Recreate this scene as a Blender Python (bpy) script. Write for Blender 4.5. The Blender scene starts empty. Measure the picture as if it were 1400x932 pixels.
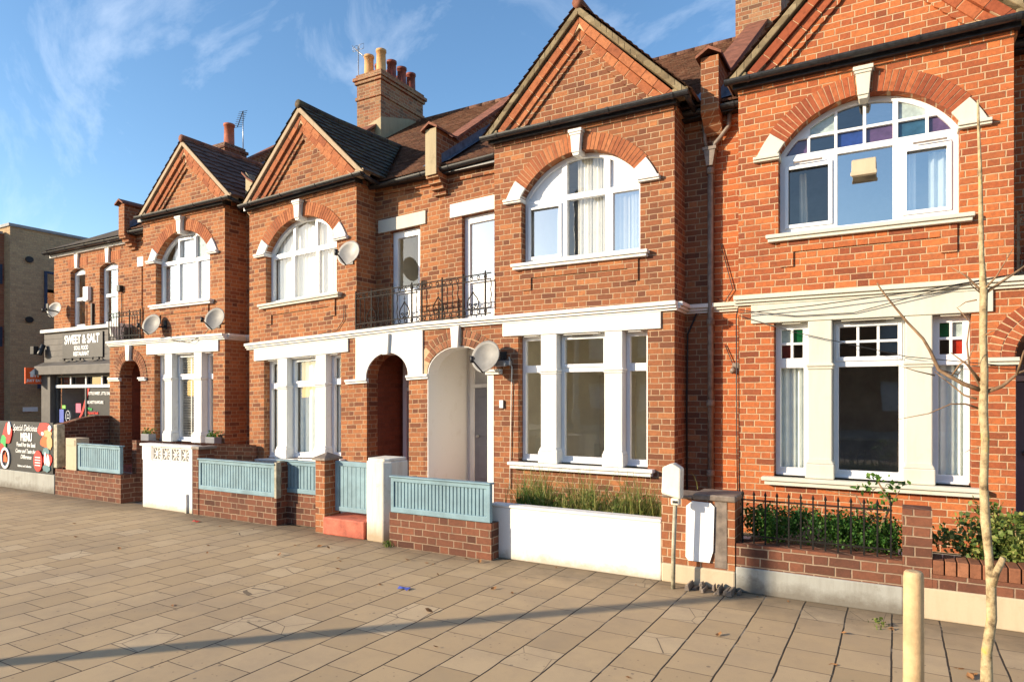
import bpy, bmesh, math, random
from mathutils import Vector, Matrix
from mathutils.geometry import tessellate_polygon
random.seed(7)
R = math.radians
sc = bpy.context.scene
COL = sc.collection
# ------------------------------------------------------------------ camera
HC = 1.65
cd = bpy.data.cameras.new('camera'); cam = bpy.data.objects.new('camera', cd); COL.objects.link(cam)
cam.location = (0, 0, HC); cam.rotation_euler = (R(90), 0, R(30))
cd.sensor_width = 36; cd.lens = 908/1400*36; cd.shift_y = 74/1400
cd.clip_start = .05; cd.clip_end = 3000
sc.camera = cam
# ------------------------------------------------------------------ light
SUN_AZ, SUN_EL = 45, 17          # light travels towards +X +Y at SUN_AZ from +Y
W = bpy.data.worlds.new('World'); sc.world = W; W.use_nodes = True
nt = W.node_tree; nt.nodes.clear()
def nn(t, typ, **k):
    n = t.nodes.new(typ)
    for a, b in k.items(): setattr(n, a, b)
    return n
sky = nn(nt, 'ShaderNodeTexSky', sky_type='NISHITA', sun_disc=False)
sky.sun_elevation = R(SUN_EL); sky.sun_rotation = R(180+SUN_AZ)
sky.air_density = 1.0; sky.dust_density = .4; sky.ozone_density = 2.0
bg = nn(nt, 'ShaderNodeBackground'); bg.inputs[1].default_value = .15
wo = nn(nt, 'ShaderNodeOutputWorld')
tc = nn(nt, 'ShaderNodeTexCoord'); mp = nn(nt, 'ShaderNodeMapping')
mp.inputs['Scale'].default_value = (1.4, 5.5, 3.0); mp.inputs['Rotation'].default_value = (R(20), R(35), R(-25))
nz = nn(nt, 'ShaderNodeTexNoise'); nz.inputs['Scale'].default_value = 1.5; nz.inputs['Detail'].default_value = 9; nz.inputs['Roughness'].default_value = .62
nz.inputs['Distortion'].default_value = .7
cr = nn(nt, 'ShaderNodeValToRGB'); cr.color_ramp.elements[0].position = .55; cr.color_ramp.elements[1].position = .88
cr.color_ramp.elements[1].color = (.42, .42, .42, 1)
mx = nn(nt, 'ShaderNodeMix', data_type='RGBA')
hs = nn(nt, 'ShaderNodeHueSaturation'); hs.inputs['Saturation'].default_value = 1.14; hs.inputs['Value'].default_value = 1.08
nt.links.new(tc.outputs['Generated'], mp.inputs[0]); nt.links.new(mp.outputs[0], nz.inputs['Vector'])
nt.links.new(nz.outputs[0], cr.inputs[0]); nt.links.new(cr.outputs[0], mx.inputs[0])
nt.links.new(sky.outputs[0], hs.inputs['Color']); nt.links.new(hs.outputs[0], mx.inputs[6])
mx.inputs[7].default_value = (6.2, 6.6, 7.2, 1)
nt.links.new(mx.outputs[2], bg.inputs[0]); nt.links.new(bg.outputs[0], wo.inputs[0])
sd = bpy.data.lights.new('sun', 'SUN'); so = bpy.data.objects.new('sun', sd); COL.objects.link(so)
sd.energy = 5.0; sd.angle = R(.5); sd.color = (1.0, .84, .62)
dv = Vector((math.cos(R(SUN_EL))*math.sin(R(SUN_AZ)), math.cos(R(SUN_EL))*math.cos(R(SUN_AZ)), -math.sin(R(SUN_EL))))
so.rotation_euler = dv.to_track_quat('-Z', 'Y').to_euler(); so.location = (-10, -10, 12)
sc.view_settings.view_transform = 'Standard'; sc.view_settings.look = 'None'
sc.view_settings.exposure = .70; sc.view_settings.gamma = 1; sc.view_settings.use_curve_mapping = False

# ------------------------------------------------------------------ materials
MATS = {}
def mat(name):
    m = bpy.data.materials.new(name); m.use_nodes = True
    t = m.node_tree; t.nodes.clear(); o = nn(t, 'ShaderNodeOutputMaterial'); MATS[name] = m
    return m, t, o
def bsdf(t, o, rough=.8, spec=.3, metal=0):
    b = nn(t, 'ShaderNodeBsdfPrincipled'); b.inputs['Roughness'].default_value = rough
    b.inputs['Specular IOR Level'].default_value = spec; b.inputs['Metallic'].default_value = metal
    t.links.new(b.outputs[0], o.inputs[0]); return b
def noise(t, scale, detail=4, rough=.6, vec=None):
    n = nn(t, 'ShaderNodeTexNoise'); n.inputs['Scale'].default_value = scale; n.inputs['Detail'].default_value = detail
    n.inputs['Roughness'].default_value = rough
    if vec is None:
        g = nn(t, 'ShaderNodeNewGeometry'); vec = g.outputs['Position']
    t.links.new(vec, n.inputs['Vector']); return n.outputs[0]
def ramp(t, f, stops):
    r = nn(t, 'ShaderNodeValToRGB'); e = r.color_ramp.elements
    while len(e) < len(stops): e.new(.5)
    for i, (p, c) in enumerate(stops):
        e[i].position = p; e[i].color = tuple(c)+(1,) if len(c) == 3 else c
    t.links.new(f, r.inputs[0]); return r.outputs[0]
def mixc(t, f, a, b, mode='MIX'):
    m = nn(t, 'ShaderNodeMix', data_type='RGBA', blend_type=mode)
    for s, v in ((m.inputs[0], f), (m.inputs[6], a), (m.inputs[7], b)):
        if hasattr(v, 'links'): t.links.new(v, s)
        elif isinstance(v, (int, float)): s.default_value = v
        else: s.default_value = tuple(v)+(1,)
    return m.outputs[2]
def mth(t, op, a, b=None, c=None):
    m = nn(t, 'ShaderNodeMath', operation=op)
    for s, v in zip(m.inputs, (a, b, c)):
        if v is None: continue
        if hasattr(v, 'links'): t.links.new(v, s)
        else: s.default_value = v
    return m.outputs[0]
def bump(t, b, h, st=.5, dist=.01):
    n = nn(t, 'ShaderNodeBump'); n.inputs['Strength'].default_value = st; n.inputs['Distance'].default_value = dist
    t.links.new(h, n.inputs['Height']); t.links.new(n.outputs[0], b.inputs['Normal'])
def plain(name, c, rough=.7, spec=.3, metal=0, var=.12, scale=6, bmp=.15, fine=40):
    m, t, o = mat(name); b = bsdf(t, o, rough, spec, metal)
    f = noise(t, scale, 6, .65)
    lo = tuple(x*(1-var*1.6) for x in c); hi = tuple(min(.95, x*(1+var)) for x in c)
    t.links.new(ramp(t, f, [(.3, lo), (.68, hi)]), b.inputs['Base Color'])
    if bmp: bump(t, b, noise(t, fine, 5, .7), bmp, .006)
    return m
def dirty(name, c, dirt, amount=.5, rough=.7, streak=True, spec=.3, bmp=.2):
    """painted masonry with patches of dirt and a few vertical run marks"""
    m, t, o = mat(name); b = bsdf(t, o, rough, spec)
    g = nn(t, 'ShaderNodeNewGeometry'); mpn = nn(t, 'ShaderNodeMapping'); mpn.inputs['Scale'].default_value = (9, 9, 1.1)
    t.links.new(g.outputs['Position'], mpn.inputs[0])
    f1 = noise(t, 1.0, 8, .7, mpn.outputs[0]); f2 = noise(t, 3.5, 9, .72)
    mk = mth(t, 'MULTIPLY', ramp(t, f1, [(.45, (0,)*3), (.72, (1,)*3)]), .55) if streak else mth(t, 'ADD', 0, 0)
    mk2 = ramp(t, f2, [(.55, (0,)*3), (.75, (1,)*3)])
    k = mth(t, 'MULTIPLY', mth(t, 'MAXIMUM', mk, mk2), amount)
    cc = mixc(t, k, c, dirt)
    cc = mixc(t, ramp(t, noise(t, 60, 3), [(.3, (0,)*3), (.8, (.1,)*3)]), cc, tuple(x*.6 for x in c))
    cc = mixc(t, ramp(t, noise(t, 21, 7, .78), [(.665, (0,)*3), (.69, (.55,)*3)]), cc, dirt)
    t.links.new(cc, b.inputs['Base Color']); bump(t, b, noise(t, 30, 6, .7), bmp, .006)
    return m
def splash(name, z0, z1, amt, c):
    m = MATS[name]; t = m.node_tree; b = [n for n in t.nodes if n.type == 'BSDF_PRINCIPLED'][0]
    l = b.inputs['Base Color'].links[0].from_socket
    g = nn(t, 'ShaderNodeNewGeometry'); sp = nn(t, 'ShaderNodeSeparateXYZ'); t.links.new(g.outputs['Position'], sp.inputs[0])
    h = mth(t, 'ADD', sp.outputs[2], mth(t, 'MULTIPLY', noise(t, 7, 8, .75), -.22))
    q = nn(t, 'ShaderNodeMapRange'); t.links.new(h, q.inputs[0]); q.inputs[1].default_value = z1-.11; q.inputs[2].default_value = z0-.11
    k = mth(t, 'MULTIPLY', q.outputs[0], amt); t.links.new(mixc(t, k, l, c), b.inputs['Base Color'])
def brickmat(name, cols, mortar, patch=(.10, .045, .03), patchamt=.5, jw=.0050, painted=None, big=1.0):
    """Flemish bond: stretcher 215, header 102, course 75 mm, from the mesh's own metric UVs"""
    m, t, o = mat(name); b = bsdf(t, o, .88, .18)
    uv = nn(t, 'ShaderNodeUVMap'); uv.uv_map = 'UVMap'
    g = nn(t, 'ShaderNodeNewGeometry')
    wn = nn(t, 'ShaderNodeTexNoise'); wn.inputs['Scale'].default_value = 9; wn.inputs['Detail'].default_value = 5
    t.links.new(g.outputs['Position'], wn.inputs['Vector'])
    sv = nn(t, 'ShaderNodeVectorMath', operation='SUBTRACT'); t.links.new(wn.outputs['Color'], sv.inputs[0]); sv.inputs[1].default_value = (.5, .5, .5)
    ml = nn(t, 'ShaderNodeVectorMath', operation='SCALE'); t.links.new(sv.outputs[0], ml.inputs[0]); ml.inputs['Scale'].default_value = .013
    ad = nn(t, 'ShaderNodeVectorMath', operation='ADD'); t.links.new(uv.outputs[0], ad.inputs[0]); t.links.new(ml.outputs[0], ad.inputs[1])
    sp = nn(t, 'ShaderNodeSeparateXYZ'); t.links.new(ad.outputs[0], sp.inputs[0])
    u = mth(t, 'ADD', sp.outputs[0], 50.0); v = mth(t, 'ADD', sp.outputs[1], 15.0)
    P, H, L = .3375, .075, .225
    row = mth(t, 'FLOOR', mth(t, 'DIVIDE', v, H)); fv = mth(t, 'SUBTRACT', v, mth(t, 'MULTIPLY', row, H))
    par = mth(t, 'MODULO', row, 2.0)
    wr = nn(t, 'ShaderNodeTexWhiteNoise', noise_dimensions='1D'); t.links.new(row, wr.inputs['W'])
    uu = mth(t, 'ADD', mth(t, 'ADD', u, mth(t, 'MULTIPLY', par, P/2)), mth(t, 'MULTIPLY', wr.outputs[0], .03))
    k = mth(t, 'FLOOR', mth(t, 'DIVIDE', uu, P)); fu = mth(t, 'SUBTRACT', uu, mth(t, 'MULTIPLY', k, P))
    hd = mth(t, 'GREATER_THAN', fu, L)
    d1 = mth(t, 'MINIMUM', mth(t, 'MINIMUM', fu, mth(t, 'ABSOLUTE', mth(t, 'SUBTRACT', fu, L))), mth(t, 'SUBTRACT', P, fu))
    d2 = mth(t, 'MINIMUM', fv, mth(t, 'SUBTRACT', H, fv))
    d = mth(t, 'MINIMUM', d1, d2)
    brk = nn(t, 'ShaderNodeMapRange', interpolation_type='SMOOTHSTEP'); t.links.new(d, brk.inputs[0])
    brk.inputs[1].default_value = jw*.72; brk.inputs[2].default_value = jw*1.45
    cx = nn(t, 'ShaderNodeCombineXYZ'); t.links.new(mth(t, 'ADD', mth(t, 'MULTIPLY', k, 2.0), hd), cx.inputs[0]); t.links.new(row, cx.inputs[1])
    wn2 = nn(t, 'ShaderNodeTexWhiteNoise', noise_dimensions='2D'); t.links.new(cx.outputs[0], wn2.inputs['Vector'])
    n = len(cols)
    bc = ramp(t, wn2.outputs[0], [(i/(n-1), c) for i, c in enumerate(cols)])
    f1 = noise(t, 24, 7, .72)
    bc = mixc(t, ramp(t, f1, [(.42, (0,)*3), (.70, (.85,)*3)]), bc, mixc(t, .5, bc, patch))
    bc = mixc(t, ramp(t, noise(t, 38, 4, .8), [(.56, (0,)*3), (.74, (.45,)*3)]), bc, tuple(min(.8, x*1.2) for x in cols[-1]))
    mc = mixc(t, ramp(t, noise(t, 14, 5), [(.4, (0,)*3), (.7, (.6,)*3)]), mortar, tuple(x*.62 for x in mortar))
    jn_ = mth(t, 'MAXIMUM', brk.outputs[0], mth(t, 'MULTIPLY', ramp(t, noise(t, 5, 6, .7), [(.45, (0,)*3), (.75, (1,)*3)]), .5))
    cc = mixc(t, jn_, mc, bc)
    f2 = noise(t, .9*big, 7, .68)
    cc = mixc(t, mth(t, 'MULTIPLY', ramp(t, f2, [(.50, (0,)*3), (.70, (1,)*3)]), patchamt), cc, mixc(t, .5, cc, patch))
    f3 = noise(t, 2.3, 8, .75)   # lime bloom
    cc = mixc(t, ramp(t, f3, [(.62, (0,)*3), (.80, (.28,)*3)]), cc, (.55, .40, .28))
    if painted: cc = mixc(t, ramp(t, noise(t, 7, 6, .7), [(.3, (.97,)*3), (.8, (.82,)*3)]), cc, painted)
    t.links.new(cc, b.inputs['Base Color'])
    hgt = mth(t, 'ADD', brk.outputs[0], mth(t, 'MULTIPLY', noise(t, 55, 5, .7), .55))
    bump(t, b, hgt, .8, .007 if not painted else .004)
    return m
O1, O2, O3, O4 = (.44, .175, .070), (.36, .134, .056), (.27, .098, .046), (.15, .060, .036)
brickmat('brick_warm', [O4, O2, O1, O3, O1, O4, O3, O1, O2, O3], (.50, .34, .205), patchamt=.45)
brickmat('brick_dun', [O4, O2, O3, O3, O1, O4, O3, O4, O2, O3], (.48, .33, .205), patchamt=.55)
brickmat('brick_red', [(.20, .058, .030), (.42, .120, .040), (.52, .160, .052), (.33, .088, .036), (.49, .145, .047), (.37, .100, .038), (.26, .070, .033), (.54, .175, .058)], (.55, .38, .23), patch=(.11, .045, .03), patchamt=.35)
brickmat('brick_brown', [(.16, .06, .034), (.35, .13, .054), (.41, .16, .068), (.27, .095, .044), (.37, .14, .055)], (.50, .345, .22), patchamt=.55)
brickmat('brick_sooty', [(.08, .035, .025), (.18, .07, .042), (.23, .088, .05), (.12, .05, .034), (.20, .078, .045)], (.34, .245, .17), patch=(.06, .035, .025), patchamt=.7)
brickmat('brick_stock', [(.20, .09, .05), (.34, .15, .075), (.30, .10, .05), (.38, .21, .11), (.14, .07, .045)], (.42, .32, .21), patchamt=.5)
brickmat('brick_modern', [(.50, .34, .19), (.58, .40, .22), (.54, .36, .20), (.44, .30, .17)], (.42, .31, .20), patchamt=.2, jw=.004)
brickmat('brick_modern_red', [(.30, .12, .07), (.38, .16, .09), (.24, .10, .06)], (.3, .2, .14), patchamt=.2)
brickmat('brick_white', [(.7, .68, .62), (.72, .7, .65)], (.6, .58, .52), painted=(.72, .68, .60), patchamt=.05)
brickmat('brick_oxblood', [(.20, .07, .04), (.24, .08, .045), (.15, .055, .035)], (.20, .085, .055), patch=(.07, .03, .02))
brickmat('brick_shade', [(.10, .042, .03), (.17, .065, .045), (.12, .05, .035), (.20, .075, .05)], (.30, .22, .17), patch=(.04, .025, .02), patchamt=.5)
def voussoir(name, a, b_, c):
    m, t, o = mat(name); b = bsdf(t, o, .85, .2); g = nn(t, 'ShaderNodeNewGeometry')
    cc = ramp(t, g.outputs['Random Per Island'], [(0, a), (.5, b_), (1, c)])
    cc = mixc(t, ramp(t, noise(t, 22, 6, .7), [(.45, (0,)*3), (.75, (.7,)*3)]), cc, tuple(x*.5 for x in a))
    t.links.new(cc, b.inputs['Base Color']); bump(t, b, noise(t, 60, 5), .4, .005)
voussoir('rubbed_brick', (.27, .085, .04), (.38, .13, .055), (.44, .17, .075))
voussoir('rubbed_brick_red', (.22, .055, .028), (.34, .09, .038), (.41, .125, .05))
voussoir('rubbed_brick_brown', (.17, .072, .042), (.26, .105, .055), (.34, .15, .08))
plain('mortar', (.56, .40, .24), .95, var=.15, scale=12, bmp=.4)
dirty('white_paint', (.76, .745, .71), (.34, .29, .21), .5)
dirty('verge_stone', (.40, .29, .185), (.20, .15, .09), .9)
dirty('white_wall', (.76, .74, .70), (.48, .41, .31), .35, streak=False)
dirty('peeling_paint', (.74, .71, .63), (.36, .25, .13), .95)
dirty('cream_stone', (.60, .575, .49), (.45, .38, .25), .45)
dirty('shade_toned_grey', (.34, .34, .31), (.16, .14, .11), .9)  # grey darkened so the colour carries the shade on the railing wall's plinth
dirty('tan_plinth', (.52, .42, .29), (.36, .26, .16), .7)
dirty('render_yellow', (.40, .32, .19), (.22, .17, .10), .8)
splash('white_wall', .02, .10, .75, (.42, .36, .26)); splash('peeling_paint', .05, .25, .9, (.38, .28, .17)); splash('shade_toned_grey', .03, .14, .8, (.13, .11, .085))
plain('upvc', (.76, .77, .79), .28, .5, var=.03, scale=3, bmp=0)
plain('upvc_door', (.74, .75, .77), .3, .5, var=.03, bmp=0)
plain('black_gutter', (.025, .025, .028), .35, .5, var=.4, scale=20, bmp=.1)
plain('grey_pipe', (.20, .16, .13), .5, .4, var=.3, scale=12)
plain('lead', (.16, .19, .24), .45, .5, metal=.3, var=.3, scale=9)
plain('clay_coping', (.22, .085, .05), .8, var=.3, scale=8, bmp=.4)
plain('terracotta', (.42, .12, .06), .7, var=.2, scale=9)
plain('terracotta_dark', (.24, .06, .038), .6, var=.3, scale=9)
plain('buff_pot', (.62, .34, .14), .7, var=.15, scale=7)
plain('iron', (.022, .017, .014), .7, .2, metal=0, var=.4, scale=30)
plain('iron_black', (.012, .011, .010), .7, .2, var=.3, scale=30)
plain('dish_grey', (.23, .22, .205), .55, .4, var=.12, scale=8, bmp=.05)
plain('dish_light', (.34, .32, .29), .5, .4, var=.15, scale=8, bmp=.05)
plain('black_plastic', (.02, .02, .022), .45, .4, var=.2)
plain('blue_paint', (.18, .29, .34), .6, .35, var=.16, scale=5, bmp=.2)
plain('blue_paint_dull', (.20, .33, .39), .6, .35, var=.2, scale=5)
plain('red_step', (.50, .13, .08), .7, var=.3, scale=8, bmp=.3)
plain('grey_door', (.20, .20, .22), .45, .4, var=.06)
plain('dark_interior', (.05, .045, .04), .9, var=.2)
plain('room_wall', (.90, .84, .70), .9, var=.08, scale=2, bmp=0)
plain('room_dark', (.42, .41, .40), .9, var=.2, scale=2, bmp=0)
plain('curtain_white', (.88, .86, .80), .9, .1, var=.04, bmp=0)
plain('curtain_grey', (.84, .88, .84), .9, .1, var=.05, bmp=0)
plain('curtain_cream', (.70, .62, .48), .9, .1, var=.06, bmp=0)
plain('blind_white', (.85, .84, .82), .6, .2, var=.03, bmp=0)
plain('shutter_slat', (.72, .70, .64), .5, .3, var=.05, bmp=0)
plain('box_cream', (.72, .68, .58), .55, .4, var=.12, scale=5)
plain('box_white', (.85, .85, .84), .5, .4, var=.05)
plain('post_grey', (.36, .33, .24), .6, .4, var=.35, scale=14)
plain('shop_grey', (.11, .10, .092), .6, .3, var=.15, scale=4)
plain('shop_black', (.022, .022, .028), .4, .5, var=.2, scale=4, bmp=0)
plain('shop_frame', (.07, .07, .07), .5, .4, var=.2)
plain('poster_black', (.02, .02, .022), .5, .3, var=.2, bmp=0)
plain('letter_white', (.88, .88, .86), .6, .2, var=.04, bmp=0)
for nme, c in (('red', (.62, .03, .02)), ('orange', (.80, .12, .02)), ('yellow', (.80, .55, .05)), ('green', (.05, .42, .10)), ('lime', (.25, .7, .1)), ('blue', (.08, .12, .45)), ('pink', (.65, .12, .2)), ('teal', (.10, .2, .22)), ('tan', (.6, .35, .15))):
    plain('print_'+nme, c, .55, .3, var=.1, bmp=0)
plain('win_blue', (.03, .05, .10), .4, .4, var=.2)
plain('flat_grey', (.3, .3, .3), .7)
plain('door_teal', (.16, .26, .25), .5, .4, var=.15)
plain('wood_post', (.62, .43, .23), .7, .25, var=.22, scale=5, bmp=.4, fine=70)
plain('soil', (.10, .07, .045), .95, var=.4, scale=12, bmp=.8)
plain('concrete', (.36, .33, .28), .9, var=.25, scale=6, bmp=.4)
plain('asphalt', (.05, .05, .052), .9, var=.2, scale=9, bmp=.5)
plain('galvanised', (.42, .43, .44), .4, .5, metal=.7, var=.15, scale=8)
def barkmat():
    m, t, o = mat('bark'); b = bsdf(t, o, .85, .2)
    cc = ramp(t, noise(t, 18, 7, .7), [(.34, (.13, .09, .05)), (.46, (.36, .27, .15)), (.60, (.50, .40, .23)), (.75, (.30, .23, .13))])
    cc = mixc(t, ramp(t, noise(t, 9, 5), [(.60, (0,)*3), (.68, (.8,)*3)]), cc, (.42, .33, .05))
    t.links.new(cc, b.inputs['Base Color']); bump(t, b, noise(t, 60, 6), .6, .008)
barkmat()
def twig(): plain('twig', (.24, .15, .085), .8, var=.4, scale=20)
twig()
def leafmat(name, a, b_, c, tr=.35):
    m, t, o = mat(name); g = nn(t, 'ShaderNodeNewGeometry')
    cc = ramp(t, g.outputs['Random Per Island'], [(0, a), (.5, b_), (1, c)])
    d = nn(t, 'ShaderNodeBsdfPrincipled'); d.inputs['Roughness'].default_value = .55; d.inputs['Specular IOR Level'].default_value = .3
    tl = nn(t, 'ShaderNodeBsdfTranslucent'); ms = nn(t, 'ShaderNodeMixShader'); ms.inputs[0].default_value = tr
    t.links.new(cc, d.inputs['Base Color']); t.links.new(cc, tl.inputs[0])
    t.links.new(d.outputs[0], ms.inputs[1]); t.links.new(tl.outputs[0], ms.inputs[2]); t.links.new(ms.outputs[0], o.inputs[0])
leafmat('leaf_green', (.035, .09, .015), (.07, .17, .025), (.14, .24, .04))
leafmat('leaf_hedge', (.02, .07, .012), (.045, .14, .02), (.12, .22, .04))
leafmat('leaf_dry', (.08, .14, .03), (.22, .25, .06), (.46, .38, .15))
leafmat('leaf_bush', (.05, .09, .02), (.14, .20, .04), (.34, .34, .10))
leafmat('leaf_fallen', (.10, .045, .02), (.28, .13, .05), (.45, .24, .09), .1)
def glass(name, tint=(.93, .95, .96), refl=.10, dark=None):
    m, t, o = mat(name)
    tr = nn(t, 'ShaderNodeBsdfTransparent'); tr.inputs[0].default_value = tint+(1,)
    gl = nn(t, 'ShaderNodeBsdfGlossy'); gl.inputs['Roughness'].default_value = .0; gl.inputs[0].default_value = (1, 1, 1, 1)
    g = nn(t, 'ShaderNodeNewGeometry')
    bn = nn(t, 'ShaderNodeBump'); bn.inputs['Strength'].default_value = .25; bn.inputs['Distance'].default_value = .004
    t.links.new(noise(t, 2.2, 2, .5), bn.inputs['Height']); t.links.new(bn.outputs[0], gl.inputs['Normal'])
    dt = nn(t, 'ShaderNodeVectorMath', operation='DOT_PRODUCT'); t.links.new(g.outputs['Normal'], dt.inputs[0]); t.links.new(g.outputs['Incoming'], dt.inputs[1])
    fz = mth(t, 'POWER', mth(t, 'SUBTRACT', 1.0, mth(t, 'ABSOLUTE', dt.outputs['Value'])), 4.0)
    f = mth(t, 'MINIMUM', mth(t, 'ADD', mth(t, 'ADD', mth(t, 'MULTIPLY', fz, .9), .07), refl), 1.0)
    ms = nn(t, 'ShaderNodeMixShader'); t.links.new(f, ms.inputs[0]); t.links.new(tr.outputs[0], ms.inputs[1]); t.links.new(gl.outputs[0], ms.inputs[2])
    t.links.new(ms.outputs[0], o.inputs[0])
glass('glass', (.95, .96, .96), .02); glass('glass_shiny', (.8, .84, .86), .34); glass('glass_dark', (.35, .36, .36), .05)
def stained(name, c):
    m, t, o = mat(name); b = bsdf(t, o, .08, .8); cc = ramp(t, noise(t, 14, 4), [(.3, tuple(x*.6 for x in c)), (.7, c)]); t.links.new(cc, b.inputs['Base Color']); bump(t, b, noise(t, 25, 3), .15, .004)
stained('glass_green', (.008, .09, .030)); stained('glass_red', (.36, .028, .012)); stained('glass_maroon', (.10, .018, .015)); stained('glass_blue', (.02, .045, .20)); stained('glass_violet', (.10, .055, .13)); stained('glass_teal', (.03, .09, .15))
stained('glass_obscure', (.42, .50, .48))
def tilemat(name, a, b_, c, moss=None, mossamt=.0, cw=.165, rw=.1):
    m, t, o = mat(name); b = bsdf(t, o, .85, .25)
    uv = nn(t, 'ShaderNodeUVMap'); uv.uv_map = 'UVMap'
    sp = nn(t, 'ShaderNodeSeparateXYZ'); t.links.new(uv.outputs[0], sp.inputs[0])
    v = mth(t, 'ADD', sp.outputs[1], 10.0)
    row = mth(t, 'FLOOR', mth(t, 'DIVIDE', v, rw)); fv = mth(t, 'SUBTRACT', v, mth(t, 'MULTIPLY', row, rw))
    uu = mth(t, 'ADD', mth(t, 'ADD', sp.outputs[0], 40.0), mth(t, 'MULTIPLY', mth(t, 'MODULO', row, 2.0), cw/2))
    k = mth(t, 'FLOOR', mth(t, 'DIVIDE', uu, cw)); fu = mth(t, 'SUBTRACT', uu, mth(t, 'MULTIPLY', k, cw))
    cx = nn(t, 'ShaderNodeCombineXYZ'); t.links.new(k, cx.inputs[0]); t.links.new(row, cx.inputs[1])
    wn2 = nn(t, 'ShaderNodeTexWhiteNoise', noise_dimensions='2D'); t.links.new(cx.outputs[0], wn2.inputs['Vector'])
    cc = ramp(t, wn2.outputs[0], [(0, a), (.5, b_), (1, c)])
    d = mth(t, 'MINIMUM', fu, mth(t, 'SUBTRACT', cw, fu))
    jn = nn(t, 'ShaderNodeMapRange'); t.links.new(d, jn.inputs[0]); jn.inputs[1].default_value = .001; jn.inputs[2].default_value = .006
    cc = mixc(t, jn.outputs[0], tuple(x*.35 for x in a), cc)
    cc = mixc(t, ramp(t, noise(t, 6, 7, .7), [(.4, (0,)*3), (.75, (.7,)*3)]), cc, tuple(x*.45 for x in a))
    if moss: cc = mixc(t, mth(t, 'MULTIPLY', ramp(t, noise(t, 13, 8, .75), [(.52, (0,)*3), (.62, (1,)*3)]), mossamt), cc, moss)
    t.links.new(cc, b.inputs['Base Color'])
    bump(t, b, mth(t, 'ADD', jn.outputs[0], mth(t, 'MULTIPLY', noise(t, 40, 5), .5)), .6, .008)
tilemat('tile_clay', (.10, .046, .030), (.15, .068, .042), (.20, .098, .062), (.30, .25, .17), .25)
tilemat('tile_brown', (.13, .074, .058), (.165, .092, .072), (.20, .112, .085), cw=.3, rw=.19)
tilemat('tile_mossy', (.062, .046, .036), (.088, .066, .048), (.12, .086, .062), (.15, .14, .05), .6, cw=.2, rw=.19)
tilemat('tile_old', (.16, .115, .065), (.24, .18, .10), (.32, .25, .15), (.12, .11, .06), .4)
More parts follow.
